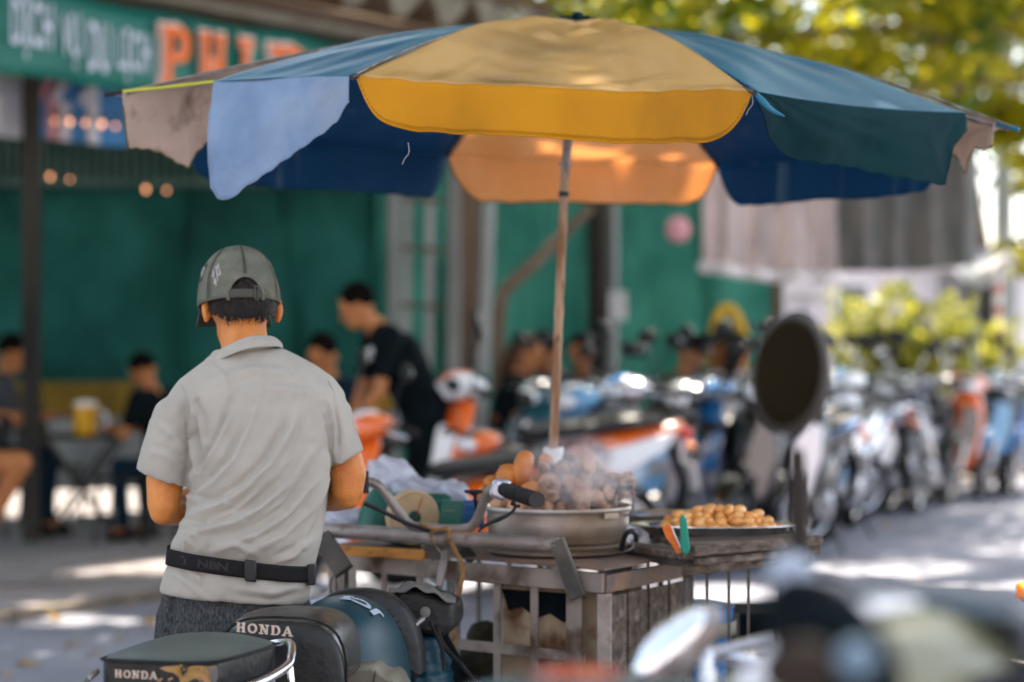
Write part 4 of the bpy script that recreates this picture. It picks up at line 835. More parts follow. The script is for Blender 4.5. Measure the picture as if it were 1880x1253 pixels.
# cap
CC = P(438,553,5.535); crx, cry, crz = .112, .0935, .136
Mc = Matrix.Rotation(yaw, 3, 'Z') @ Matrix.Rotation(R(10), 3, 'Y')
def capp(phi, v, lift=0):                                   # phi 0 = back of the head, v 0 rim .. 1 crown
    aw = .42; zb = 0.0
    if abs(phi) < aw: zb = .215*math.sqrt(max(0, 1-(phi/aw)**2))
    th = (zb + (1-zb)*v)*pi/2*.985; wr = 1+.012*sin(phi*3)*(1-v)
    x = -crx*cos(th)**.84*cos(phi)*wr; y = cry*cos(th)**.84*sin(phi)*wr; z = crz*sin(th)**.92-.012
    n = Vector((x/crx**2, y/cry**2, z/crz**2)).normalized() if z > 0 else Vector((x, y, 0)).normalized()
    return CC + Mc @ (Vector((x,y,z))+n*(lift + .0015*sin(phi*7+v*5)*sin(v*pi) + .001*sin(phi*19+v*11)*sin(v*pi)))
mb = MB(); NU = 160
mb.grid(lambda u, v: capp((u*2-1)*pi, v), NU, 26); cap = mb.build('cap', 'cap_cloth', man, solid=.0025, ang=180, weld=True)
for ph in (0, .95, -.95, 2.1, -2.1):                        # crown seams with stitches
    for s_ in (-1,1):
        mb = MB(); mb.tube([capp(ph+s_*.05*(1-k/18)**.6, k/18*.97, .0022) for k in range(19)], .0009, 5); mb.build('seam', 'cap_cloth', cap)
mb = MB()
for ph in (.95, -.95, 0):
    for k in range(34):
        for s_ in (-.03, .0, .03): mb.ell(capp(ph+s_, .04+k/36*.8, .0024), .0011, 5, 4)
mb.build('stitches', 'thread' if False else 'cap_trim', cap)
mb = MB(); mb.lathe([(.0,.004),(.008,.003),(.010,0),(.0,-.002)], 16, Matrix.Translation(capp(0,1,.001))); mb.build('button', 'cap_cloth', cap)
mb = MB(); mb.tube([capp(.40*sin(a)*1.0, 0, .001) + Vector((0,0,0)) for a in [R(-90+k*0) for k in (0,)]]*2, .001, 4) if False else None
arch = []
for k in range(31):
    ph = .425*sin(R(-90+6*k)); c_ = cos(R(-90+6*k)); th = .222*abs(c_)*pi/2*.985
    x = -crx*cos(th)**.84*cos(ph); y = cry*cos(th)**.84*sin(ph); z = crz*sin(th)**.92-.012 - (.006 if abs(c_) < .1 else 0)
    arch.append(CC + Mc @ (Vector((x*1.02,y*1.02,z))))
mb = MB(); mb.tube(arch, .0042, 8, flat=.7); mb.build('arch_binding', 'cap_cloth', cap)
def rimp(ph, z, k=1.02): return CC + Mc @ Vector((-crx*cos(ph)*k, cry*sin(ph)*k, z))
mb = MB(); mb.grid(lambda u, v: rimp((u*2-1)*.43, -.014+.020*v, 1.025+.01*sin(v*pi)), 24, 4); mb.build('adjuster_strap', 'cap_trim', cap, solid=.002)
mb = MB()
for s_ in (.0,1): mb.tube([rimp(-.20-s_*.09, -.018, 1.05), rimp(-.20-s_*.09, .012, 1.055)], .0022, 6)
mb.tube([rimp(-.20,.012,1.055), rimp(-.29,.012,1.055)], .0022, 6); mb.tube([rimp(-.20,-.018,1.05), rimp(-.29,-.018,1.05)], .0022, 6); mb.build('buckle', 'cap_trim', cap)
def brim(u, v):
    a = (u*2-1)*1.0; r_ = 1+.62*v*cos(a*.85)
    return CC + Mc @ Vector((crx*cos(a)*r_*.97, cry*sin(a)*(1+.10*v), -.004-.022*v-.026*sin(a)**2*v))
mb = MB(); mb.grid(brim, 30, 8); mb.build('brim', 'cap_trim', cap, solid=.003, ang=180)
# embroidered emblem on the cap's left back panel: linked strokes fanning like a snowflake
def emb(x, y): return capp(.74-x*.0150, .285+y*.0135, .0026)
mb = MB()
sg_ = [[(-5,5),(-3,4),(-1,1),(1,-2),(4,-8)],[(-4,6),(-2,6),(0,3),(2,1),(5,4)],[(2,1),(3,-3),(3,-6)],[(0,9),(0,4)],[(2,8),(2,4)],[(1,6),(1,5)],[(-7,3),(-7,-3)],[(-5,1),(-5,-4)],[(-7,-2),(-6,-4),(-5,-4)],[(6,2),(6,-4)],[(8,0),(8,-3)],[(6,-1),(7,-3),(8,-3)],[(-3,-5),(-3,-10)],[(-1,-5),(-1,-10)],[(1,-7),(1,-12)],[(-3,-8),(-1,-9),(1,-11)]]
for s_ in sg_: mb.tube([emb(*p) for p in s_], .0009, 5)
mb.build('embroidered_emblem', 'thread', cap)
mb = MB(); ph = 1.46; mb.tube([capp(ph, .30, .003), capp(ph-.05,.36,.003), capp(ph-.04,.42,.003), capp(ph+.04,.42,.003), capp(ph+.05,.36,.003), capp(ph+.03,.33,.003)], .0009, 6, smooth=3); mb.build('side_letter', 'thread', cap)
mb = MB(); 
mb.grid(lambda u, v: capp(1.46+(u*2-1)*.11, .25+.23*v, .0014), 8, 8); mb.build('side_patch', 'cap_trim', cap, solid=.002)
# waist strap
def belt(u, v, lift=.004):
    a = R(-200)+R(220)*u; 
    def ring(T):
        A2 = P(T[0][0],T[0][1],T[2]); B2 = P(T[1][0],T[1][1],T[2]); c = (A2+B2)/2; h = (B2-A2)/2; cc, s_ = cos(a), sin(a); p = 2.3
        hx = h*(1+lift/h.length); hd = T[3]+lift
        return c + hx*abs(cc)**(2/p)*(1 if cc > 0 else -1) + Vector((0, hd*abs(s_)**(2/p)*(1 if s_ > 0 else -1), 0))
    lo = ring(((308,1033),(576,1066),5.385,.117)); hi = ring(((311,1003),(578,1037),5.385,.117)); w = lo.lerp(hi, v)
    w.z += -.012*sin(u*pi)*0 ; return w
mb = MB(); mb.grid(lambda u, v: belt(u, v, .004+.0015*sin(u*40)), 90, 5); bl = mb.build('waist_strap', 'webbing', man, solid=.003)
def bpt(x, y, lift=.0085):                                      # point on the strap by column
    best = min((abs((belt(u/300,.5).x/belt(u/300,.5).y)*F+940-x), u/300) for u in range(20, 290) if belt(u/300,.5).y < 5.40)[1]
    return belt(best, y, lift)
mb = MB(); c_ = bpt(459,.5,.012); e_ = bpt(475,.5,.012)-bpt(443,.5,.012); e_.normalize(); Rm = Matrix((e_, Vector((0,0,1)).cross(e_)*1, Vector((0,0,1)))).transposed()
mb.box(c_, (.026,.014,.047), Rm); mb.build('buckle', 'black_plastic', bl, bevel=.004)
mb = MB(); c_ = bpt(571,.5,.006); mb.box(c_, (.018,.03,.046)); mb.build('strap_end', 'black_plastic', bl, bevel=.003)
g = text_mb('TENBNGEA', .024, .0012, .0006, sx=1.35)
g.map(lambda v: bpt(402+v.x*830, .5+v.y*26, .0062)); g.build('woven_letters', 'webbing_text', bl, flat=True)
# ================================================================= umbrella
mat('um_yellow', (.60,.38,.13), (.52,.32,.10), 3, rough=.3, trans=.24, tcol=(.85,.42,.10), bump=.3, bscale=7, lo=.3, hi=.75, c3=(.24,.15,.06), s3=4.2, lo3=.48, hi3=.78, spec=.6)
mat('um_valance', (.50,.225,.004), (.42,.18,.003), 5, rough=.65, spec=.2, trans=.18, tcol=(.8,.4,.06), bump=.15, bscale=40, stretch=(1,1,.4), c3=(.22,.12,.01), s3=5, lo3=.50, hi3=.85)
mat('um_blue', (.016,.15,.24), (.008,.10,.19), 3, rough=.34, trans=.15, tcol=(.01,.07,.22), bump=.3, bscale=7, c3=(.07,.22,.29), s3=4, lo3=.5, hi3=.8, spec=.2)
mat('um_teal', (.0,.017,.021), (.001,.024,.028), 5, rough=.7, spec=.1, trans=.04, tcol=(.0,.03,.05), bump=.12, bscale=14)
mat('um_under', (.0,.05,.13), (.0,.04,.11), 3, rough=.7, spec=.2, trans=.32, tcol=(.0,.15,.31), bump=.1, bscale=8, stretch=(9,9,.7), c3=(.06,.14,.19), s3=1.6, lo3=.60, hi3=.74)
mat('um_pale', (.27,.37,.50), (.19,.28,.41), 6, rough=.6, trans=.3, bump=.8, bscale=22, c3=(.30,.36,.42), s3=5, lo3=.5, hi3=.75)
mat('um_peach', (.82,.52,.30), (.7,.38,.15), 4, rough=.6, trans=.45, tcol=(1,.64,.34), bump=.1, bscale=10, c3=(.5,.22,.04), s3=3, lo3=.55, hi3=.8)
mat('um_dust', (.62,.49,.40), (.50,.39,.31), 6, rough=.75, trans=.3, bump=.3, bscale=20, c3=(.2,.13,.1), s3=9, lo3=.55, hi3=.75)
mat('um_trim_lime', (.42,.45,.03), rough=.5); mat('um_trim_dark', (.10,.08,.02), rough=.7); mat('um_steel', (.28,.27,.26), (.14,.11,.09), 30, rough=.4, metal=.7)
mat('bamboo', (.42,.30,.20), (.24,.13,.07), 6, rough=.6, stretch=(6,6,1.0), lo=.42, hi=.62, c3=(.05,.03,.02), s3=11, lo3=.6, hi3=.68, bump=.3, bscale=30)
um = thing('market_umbrella', 'large worn umbrella with alternating yellow and blue panels over the cart', 'umbrella', P(1015,830,6.5))
HUB = P(1060,44,6.5)
Cn = [P(657,140,5.45), P(1376,166,5.45), P(1850,233,6.05), Vector((1.250,6.97,1.99)), P(1318,305,7.65), P(822,285,7.65), Vector((-.935,6.97,2.03)), P(212,171,6.05)]
def ribp(i, t, bul=.085):
    c = Cn[i]; p = HUB.lerp(c, t); p.z += bul*sin(pi*t**.9)*(1-.25*t); return p
def ribq(i, t):
    b = .055 if i in (0,1) else (.05 if i in (2,7) else .06); return ribp(i, t, b)
for i in range(8):
    mb = MB(); mb.tube([ribq(i, k/12)-Vector((0,0,.008)) for k in range(13)], .0038, 6)
    rb = mb.build('rib', 'um_steel', um)
    mb = MB(); run = HUB.copy(); run.z -= .20; run = run + (Vector((.112,6.5,0))-Vector((HUB.x,6.5,0)))*.15; mb.tube([Vector((run.x,run.y,run.z)), ribq(i,.5)-Vector((0,0,.012))], .0035, 6); mb.build('stretcher', 'um_steel', rb)
def panel(i, j, m, sag=.05, t0=.02, t1=1.0, e0=1.0, e1=1.0, nm='canopy_panel', wr=1, seed=0, trim=None, curl=0):
    """cloth between rib i and rib j; e0/e1 how far out the cloth still reaches on each rib"""
    rg = random.Random(seed); ph = [rg.uniform(0,6) for _ in range(5)]
    def fn(u, v):
        a = ribq(i, t0+(e0-t0)*v); b = ribq(j, t0+(e1-t0)*v); p = a.lerp(b, u); s = sin(pi*u)
        p.z -= sag*s*v**1.3*(1-.75*v**5)*.8; cen = (HUB+Vector((0,0,-.2))); inn = (HUB-p); inn.z = 0
        p += inn*(.012*s*v)
        w = .0050*wr*(.8*sin(u*34+ph[0]+v*6)*v**3*(1-v**9) + sin((u-.5)*16/(v+.3)+ph[1])*(1-v)*.8 + 1.0*sin(v*46+ph[2]+4*sin(u*4+ph[4]))*v**5*s + .5*sin(u*61+v*13+ph[3])*v**6*abs(u-.5)*2); p.z += w; p.z += .008*sin(u*pi*2+ph[3])*sin(v*pi)
        return p
    mb = MB(); mb.grid(fn, 64, 48); o = mb.build(nm, m, um, solid=.0012, ang=180); return o, fn
def valance(fn_top, parent, m, h, corner=.10, n=44, flare=.0, seed=0, nm='valance', trim=None, out=None):
    rg = random.Random(seed); ph = [rg.uniform(0,6) for _ in range(4)]
    def hh(u):
        e = min(u, 1-u)/corner; hu = h[0]+(h[1]-h[0])*u
        return hu*(1-(1-min(1,e))**2.6*.96)
    def fn(u, v):
        p = fn_top(u, 1).copy(); k = hh(u); d = (p-HUB); d.z = 0; d.normalize()
        inset = (.5-u)*(max(0,1-min(u,1-u)/corner)**2)*0
        p.z -= k*v; p += d*(.004+flare*v*k + .006*sin(u*19+ph[0])*v + .003*sin(u*47+ph[1])*v*v); return p
    mb = MB(); mb.grid(fn, n*2, 8); o = mb.build(nm, m, parent, solid=.0012, ang=180)
    mb = MB(); mb.tube([fn(k/n/2, 1) for k in range(2*n+1)], .0022, 5); mb.build('hem', trim or m, o)
    mb = MB()
    for k in range(2, 2*n*2-2):
        u = k/(4*n); q0 = fn(u, 1); q1 = fn(u+.0028, 1); up = (fn(u,.9)-q0).normalized()*.008; dd = (q0-HUB); dd.z = 0; dd.normalize(); mb.tube([q0+up+dd*.0018, q1+up+dd*.0018], .0006, 4)
    mb.build('stitching', 'um_trim_dark', o, flat=True); return o, fn
o, f = panel(0, 1, 'um_yellow', .055, seed=1); vy, fv = valance(f, o, 'um_valance', (.108,.118), .12, seed=1)
o, f = panel(1, 2, 'um_blue', .045, e1=.80, seed=2)          # cloth has slipped inward on the right rib
R_ = P(1773,207,5.96)
ft = lambda u, v: P(1386,168,5.46).lerp(R_, u) - Vector((0,0,.012*sin(pi*u)))
tb_ = [(1388,178),(1402,215),(1412,258),(1445,288),(1500,298),(1560,303),(1620,318),(1680,331),(1735,339),(1742,300),(1748,268),(1773,240)]
def poly_flap(nm, m, parent, topf, bots, d0, d1, amp=.012, seed=0, trim=None, n=44):
    """hanging cloth between a top curve and a bottom outline given left to right"""
    rg = random.Random(seed); ph = [rg.uniform(0,6) for _ in range(4)]
    L = [0]
    for a, b in zip(bots, bots[1:]): L.append(L[-1]+math.hypot(b[0]-a[0], b[1]-a[1]))
    def bf(u):
        s = u*L[-1]
        for i in range(len(bots)-1):
            if s <= L[i+1]+1e-9: f_ = (s-L[i])/(L[i+1]-L[i]); x = bots[i][0]+(bots[i+1][0]-bots[i][0])*f_; y = bots[i][1]+(bots[i+1][1]-bots[i][1])*f_; return P(x, y, d0+(d1-d0)*u)
        return P(bots[-1][0], bots[-1][1], d1)
    def fn(u, v):
        p = topf(u, 0).lerp(bf(u), v); p.y += amp*(sin(u*9+ph[0]+v*1.5)+.5*sin(u*21+ph[1]))*v*(1.0)+amp*.8*sin(v*4+u*4+ph[2])*sin(pi*u); g_ = amp*.45*v*(1-.5*v)*(sin(17*math.atan2(v+.08,1.04-u)+ph[3])*u+sin(19*math.atan2(v+.08,u+.04)+ph[1])*(1-u)); p.y += g_; p.z += .0022*sin(u*77+ph[0])*v*v; return p
    mb = MB(); mb.grid(fn, n*2, 28); o = mb.build(nm, m, parent, solid=.0012, ang=180, weld=False)
    mb = MB(); mb.tube([fn(k/n,1) for k in range(n+1)], .0022, 5); mb.build('hem', trim or m, o); return o, fn
# the top sheet of the front right panel is rebuilt down to the flap so both meet in one edge
bpy.data.objects.remove(o); OFF.pop(o.name, None) if False else None
def sheet_to(i, j, topf, m, seed=0, e1=.8, wr=1.0):
    rg = random.Random(seed); ph = [rg.uniform(0,6) for _ in range(4)]
    def fn(u, v):
        a = ribq(i, .02+.98*v); b = ribq(j, .02+(e1-.02)*v); p = a.lerp(b, u); q_ = topf(u, 0); w = v**3
        lin = HUB.lerp(q_, v) + Vector((0,0,.06*sin(pi*v)*(1-.3*v)))
        p = p.lerp(lin, .75); p = p.lerp(q_, v**6); p.z += .005*wr*(sin(u*22+ph[0]+v*8)*v**2*(1-v**8)+sin(v*17+u*9+ph[1])*sin(pi*v)*.8); return p
    mb = MB(); mb.grid(fn, 36, 34); return mb.build('canopy_panel', m, um, solid=.0012, ang=180), fn
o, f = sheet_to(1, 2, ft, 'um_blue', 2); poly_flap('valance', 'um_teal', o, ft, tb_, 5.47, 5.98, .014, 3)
mb = MB(); mb.tube([P(1384,168,5.44),P(1400,186,5.43),P(1418,203,5.43),P(1440,214,5.44)], [.004,.008,.006,.002], 8, smooth=4); mb.build('curled_edge', 'um_blue', o)
o, f = panel(2, 3, 'um_dust', .03, seed=4); ft3 = lambda u, v: P(1826,226,6.05).lerp(Vector((1.20,6.9,1.985)), u)
poly_flap('valance', 'um_dust', o, ft3, [(1822,268),(1806,276),(1790,272),(1779,292),(1774,320),(1766,300),(1750,285),(1742,280)], 6.06, 6.6, .004, 4, trim='um_trim_dark', n=30)
o, f = panel(3, 4, 'um_under', .03, seed=5); valance(f, o, 'um_under', (.115,.125), .13, seed=5)
o, f = panel(4, 5, 'um_peach', .03, seed=6); valance(f, o, 'um_peach', (.125,.14), .14, seed=6, trim='um_trim_dark')
o, f = panel(5, 6, 'um_under', .03, seed=7); valance(f, o, 'um_under', (.135,.12), .10, seed=7)
o, f = panel(6, 7, 'um_dust', .03, seed=8)
fq = P(392,151,5.80); ft7 = lambda u, v: P(224,171,6.04).lerp(P(398,151,6.35), u) + Vector((0,0,.0))
poly_flap('valance', 'um_dust', o, ft7, [(226,196),(231,240),(237,273),(270,274),(300,283),(325,300),(345,308),(357,285),(385,258),(402,250)], 6.05, 6.4, .006, 8, trim='um_trim_dark', n=36)
mb = MB(); mb.tube([P(226,168,6.03),P(300,161,6.0),P(392,150,5.9)], .0035, 6); mb.build('lime_binding', 'um_trim_lime', o)
ft0 = lambda u, v: fq.lerp(P(641,141,5.47), u) + Vector((0,0,.004*sin(pi*u)))
tb0 = [(386,205),(384,300),(386,345),(400,364),(422,366),(445,345),(500,308),(550,275),(600,238),(618,222),(640,185)]
o, f = sheet_to(7, 0, ft0, 'um_blue', 9, e1=1.0)
bpy.data.objects.remove(o)
def fl(u, v):                                               # u 0 on the slipped left side, 1 on rib 0
    a = ribq(7, .02+.72*v).lerp(HUB.lerp(fq, v)+Vector((0,0,.05*sin(pi*v))), v**1.2); b = ribq(0, .02+.96*v); p = a.lerp(b, u); q_ = ft0(u, 0); p = p.lerp(q_, v**5); p.z += .003*(.5*sin(u*25+v*9)*v**2*(1-v**6)+sin(v*15+u*8)*sin(pi*v)); return p
mb = MB(); mb.grid(fl, 36, 34); o = mb.build('canopy_panel', 'um_blue', um, solid=.0012, ang=180); poly_flap('valance', 'um_pale', o, ft0, tb0, 5.80, 5.45, .016, 9)
# yellow patch strip where the front panel has torn away from its rib, tying cords, tips
mb = MB(); mb.tube([ribq(0,.60)+Vector((0,0,.006)), ribq(0,.8)+Vector((-.006,0,.008)), P(655,136,5.44)], .003, 6, smooth=4); mb.build('tie_cord', 'um_steel', um)
mb = MB(); mb.tube([ribq(2,.62)+Vector((0,0,.012)), ribq(2,.82)+Vector((0,0,.012)), P(1855,232,6.04)], .003, 6, smooth=4); mb.build('tie_cord', 'um_steel', um)
random.seed(12)
for i, c in enumerate(Cn):
    d = (c-HUB).normalized(); mb = MB(); mb.tube([c-d*.03, c+d*.03], .006, 8); mb.build('rib_tip', 'um_blue' if i == 2 else 'black_plastic', um)
    mb = MB(); 
    for k in range(3): mb.tube([c-d*(.01+.008*k)+Vector((0,0,.009)), c-d*(.012+.008*k)+Vector((.006,-.004,-.009))], .002, 5)
    mb.build('knot', 'black_plastic', um)
mb = MB(); mb.lathe([(.0,.034),(.014,.03),(.02,.012),(.045,.006),(.05,-.004),(.02,-.01)], 18, Matrix.Translation(HUB)); 
for k in range(10): a = k*.63; mb.tube([HUB+Vector((.02*cos(a),.02*sin(a),.012)), HUB+Vector((.045*cos(a+.3),.045*sin(a+.3),.016+.006*sin(k*2))), HUB+Vector((.075*cos(a+.5),.06*sin(a+.5),-.006))], [.006,.005,.002], 6)
mb.build('hub_cap', 'um_teal', um)
for (x, y) in ((745,262),(1376,172)):
    mb = MB(); mb.tube([P(x+4,y,5.44),P(x+6,y+18,5.44),P(x-2,y+30,5.44),P(x-6,y+40,5.44)], .0006, 4, smooth=4); mb.build('loose_thread', 'thread', vy)
pb = P(1014,870,6.42); pm = P(1037,310,6.5); ptop = HUB
mb = MB(); pts = [pb.lerp(pm, k/30) for k in range(31)]
mb.tube(pts, [.0118+.0014*(k%8 == 0)+.0005*sin(k*2.1) for k in range(31)], 14); mb.build('lower_pole', 'bamboo', um)
mb = MB(); mb.tube([P(1036,335,6.5), ptop], .0125, 14); mb.tube([P(1036.5,306,6.5),P(1037,300,6.5)], .016, 14); mb.build('upper_pole', 'um_steel', um)
mb = MB(); mb.tube([P(1035,362,6.495),P(1035.5,352,6.495)], .0145, 14); mb.build('pole_clamp', 'black_plastic', um)
mb = MB(); rr = HUB.copy(); rr.z -= .20; mb.tube([rr+Vector((-.003,0,-.03)), rr+Vector((0,0,.03))], .02, 14); mb.build('runner', 'um_steel', um)
mb = MB(); mb.grid(lambda u, v: Vector((P(1016,0,6.4).x+(.024+.004*sin(v*9))*cos(u*2*pi), 6.41+.024*sin(u*2*pi), P(0,872-50*v,6.41).z+.003*sin(u*9+v*5))), 24, 8); mb.build('pole_wrap', 'white_plastic', um)
# ================================================================= food cart
mat('worn_white', (.27,.235,.20), (.16,.135,.11), 9, rough=.6, c3=(.07,.045,.03), s3=9, lo3=.50, hi3=.66, bump=.15, bscale=40)
mat('worn_steel', (.30,.27,.24), (.22,.19,.165), 14, rough=.42, metal=.45, c3=(.14,.08,.05), s3=22, lo3=.55, hi3=.75, bump=.25, bscale=60)
mat('orange_paint', (.62,.19,.03), (.5,.3,.2), 24, lo=.5, hi=.6, rough=.5, c3=(.2,.15,.12), s3=40, lo3=.55, hi3=.62)
mat('rust_sheet', (.13,.10,.085), (.22,.13,.08), 18, rough=.7, bump=.3, bscale=50, metal=.2)
mat('old_wood', (.16,.125,.095), (.075,.06,.048), 9, rough=.85, bump=.7, bscale=26, stretch=(.25,6,6), lo=.35, hi=.65, c3=(.28,.24,.2), s3=4, lo3=.55, hi3=.75)
mat('stove_box', (.32,.25,.16), (.22,.16,.10), 8, rough=.7, c3=(.10,.05,.025), s3=12, lo3=.52, hi3=.7, bump=.2, bscale=30)
mat('aluminium', (.50,.46,.41), (.40,.35,.29), 5, rough=.36, metal=.8, bump=.25, bscale=16, c3=(.24,.16,.09), s3=4, lo3=.47, hi3=.75, rvar=.12)
mat('dark_frame', (.055,.052,.046), (.11,.10,.085), 12, rough=.6, metal=.3, bump=.2, bscale=50)
mat('rope', (.32,.18,.07), (.16,.09,.04), 60, rough=.85, bump=.6, bscale=160); mat('green_enamel', (.01,.10,.07), (.008,.07,.05), 6, rough=.35)
mat('dial', (.50,.38,.22), (.42,.31,.17), 12, rough=.6); mat('green_plastic', (.01,.20,.13), rough=.4); mat('tong_orange', (.65,.16,.02), (.5,.1,.015), 30, rough=.55)
mat('basket_blue', (.04,.14,.32), rough=.4); mat('bag_plastic', (.72,.74,.8), rough=.25, trans=.55, spec=.6, bump=.2, bscale=20)
mat('steel_tray', (.6,.64,.68), rough=.22, metal=.9, bump=.06, bscale=12); mat('wood_orange', (.50,.23,.06), (.2,.1,.04), 12, lo=.48, hi=.6, rough=.7, stretch=(.4,3,3), bump=.3)
cart = thing('food_cart', 'vendor\'s slatted steel food cart with handlebar, push rail and wooden side shelf', 'cart', G(900, 6, 0))
def bx(nm, m, p0, p1, w, h, up=(0,0,1), par=None, bevel=.003):
    mb = MB(); mb.bar(P(*p0), P(*p1), w, h, up); return mb.build(nm, m, par or cart, bevel=bevel)
# push rail and its bent end brackets
rail = MB(); rail.tube([P(560,972,6.05), P(700,980,5.93), P(850,991,5.8), P(1026,1001,5.66)], [.0185,.0185,.0178,.0175], 18, smooth=6); rail = rail.build('push_rail', 'worn_steel', cart)
mb = MB(); mb.tube([P(831,989,5.82), P(880,992.5,5.78)], .0188, 18); mb.build('orange_paint_band', 'orange_paint', rail)
bx('rail_bracket', 'dark_frame', (1022,992,5.65), (1062,1098,5.62), .012, .040, (1,-.6,0), rail)
bx('rail_bracket', 'dark_frame', (590,985,6.0), (632,1050,5.95), .05, .024, (0,1,0), rail)
bx('rail_bracket', 'worn_steel', (782,996,5.9), (802,1024,5.95), .03, .012, (0,1,0), rail); bx('rail_bracket', 'dark_frame', (846,1002,5.85), (868,1028,5.95), .03, .012, (0,1,0), rail)
# front slatted face
FL, FR = (600,6.22), (1108,5.62)
def fd(px): return FL[1]+(FR[1]-FL[1])*(px-FL[0])/(FR[0]-FL[0])
bx('table_top', 'rust_sheet', (598,1026,6.62), (1128,1048,6.02), .98, .006) if False else None
tz = H-(1046-HY)/F*5.64
FLp = P(598,0,6.24); FRp = P(1110,0,5.60); hd_ = Vector((.50,.866,0))
mb = MB(); mb.prism([Vector((FLp.x,FLp.y,tz)), Vector((FRp.x,FRp.y,tz)), Vector((FRp.x,FRp.y,tz))+hd_*.62, Vector((FLp.x,FLp.y,tz))+hd_*.62], (0,0,.006)); mb.build('table_top', 'rust_sheet', cart, bevel=.001)
zt = tz-.002
def fpt(px, z, off=0): d = fd(px); p = G(px, d, z); return p + Vector((-.6,-.8,0)).normalized()*off
def slat(px, w, z1, z0, m='worn_white', off=.006, th=.006):
    mb = MB(); mb.bar(fpt(px,z1,off), fpt(px,z0,off), w, th, (.6,.8,0)); return mb.build('slat', m, cart, bevel=.0015)
mb = MB(); mb.bar(fpt(603,zt-.028), fpt(1108,zt-.028), .008, .046); rl = mb.build('top_rail', 'worn_white', cart, bevel=.002)
mb = MB()
for px in (898,962,1022,1062): p = fpt(px, zt-.018, .0055); mb.lathe([(.004,0),(.004,.003),(.0,.004)], 10, Matrix.Translation(p)@Matrix.Rotation(pi/2,4,'X'))
mb.build('rivets', 'dark_frame', rl)
for px, w in ((650,.022),(708,.018),(774,.020),(842,.018),(916,.022),(984,.022),(1057,.044)): slat(px, w, zt-.005, .42)
slat(622, .05, zt-.05, .42)
zl = H-(1190-HY)/F*5.85
mb = MB(); mb.bar(fpt(600,zl,-.004), fpt(1075,zl,-.004), .008, .026); mb.build('lower_rail', 'worn_white', cart, bevel=.002)
mb = MB(); mb.bar(fpt(600,.42,-.004), fpt(1108,.42,-.004), .03, .04); mb.build('lower_rail', 'worn_steel', cart, bevel=.002)
for px in (606, 1100):
    mb = MB(); mb.bar(fpt(px,zt-.052,-.02), fpt(px,.18,-.02), .035, .035); mb.build('corner_post', 'worn_steel', cart, bevel=.003)
# far side slats seen through the cart, floor, wheels
for k in range(9):
    p = fpt(600+k*58, 0) + hd_*.6; mb = MB(); mb.bar((p.x,p.y,zt), (p.x,p.y,.45), .014, .006, (.6,.8,0)); mb.build('back_slat', 'dark_frame', cart)
mb = MB(); a = fpt(603,.44,-.02); b_ = fpt(1105,.44,-.02); mb.prism([a, b_, b_+hd_*.6, a+hd_*.6], (0,0,.012)); mb.build('cart_floor', 'old_wood', cart)
# right flank: dark planks receding
sp = [fpt(1108, 0, -.006)+hd_*s for s in (.0,.11,.22,.33,.44)]
for k in range(4):
    mb = MB(); a = sp[k]; c = sp[k+1]; mb.bar((a+(c-a)*.06)+Vector((0,0,(zt-.06+.45)/2)), (c-(c-a)*.06)+Vector((0,0,(zt-.06+.45)/2)), .008, zt-.06-.45); mb.build('side_plank', 'old_wood', cart, bevel=.002)
mb = MB(); mb.bar(sp[0]+Vector((0,0,zt-.03)), sp[0]+hd_*.62+Vector((0,0,zt-.03)), .012, .04); mb.build('side_rail', 'rust_sheet', cart)
def bicycle_wheel(c, ax, r, nm='wheel'):
    M = Matrix.Translation(c) @ Vector(ax).to_track_quat('Z','Y').to_matrix().to_4x4(); mb = MB(); mb.lathe([(r-.03,-.012),(r-.01,-.018),(r,0),(r-.01,.018),(r-.03,.012)], 36, M, cap=False); w = mb.build(nm, 'tyre', cart)
    mb = MB()
    for k in range(18): a_ = 2*pi*k/18; mb.tube([M@Vector((0,0,.03*(-1)**k)), M@Vector(((r-.03)*cos(a_),(r-.03)*sin(a_),0))], .0015, 4)
    mb.lathe([(.02,-.04),(.02,.04)], 12, M); mb.build('spokes', 'um_steel', w)
wc = fpt(640,.3,0)+hd_*.3; bicycle_wheel(Vector((wc.x-.02,wc.y,.30)), (.8,-.6,0), .30); wc = fpt(1108,.3,0)+hd_*.3; bicycle_wheel(Vector((wc.x+.07,wc.y-.04,.30)), (.8,-.6,0), .30)
for i_, (px_, d_, w_, h_) in enumerate(((690,6.28,.16,.20),(800,6.2,.15,.17),(880,6.3,.12,.22))):
    b = MB(); c_ = G(px_, d_, .456); b.capsule(c_+Vector((-w_*.5,.0,.07)), c_+Vector((w_*.5,-.03,.07)), .075, .07); b.capsule(c_+Vector((0,0,.08)), c_+Vector((.01,0,h_)), .09, .04); g_ = remesh(b, .008, 4)
    g_.v = [tuple(np.array(v)+np.array(n)*(.005*sin(v[0]*90+v[2]*50+i_)+.003*sin(v[2]*170-v[0]*60))) for v, n in zip(g_.v, g_.no)]
    tag(g_.build('dark_sack', ('cloth_black','cloth_navy','cloth_olive')[i_], at=c_, ang=180), ('slumped black sack at the left end inside the cart','slumped navy sack in the middle of the cart','olive sack standing beside the rusty tin box')[i_], 'sack', 'sacks inside the cart')
# orange wooden cross piece under the rail
bx('wood_rail', 'wood_orange', (622,1010,6.12), (782,1020,6.0), .03, .024)
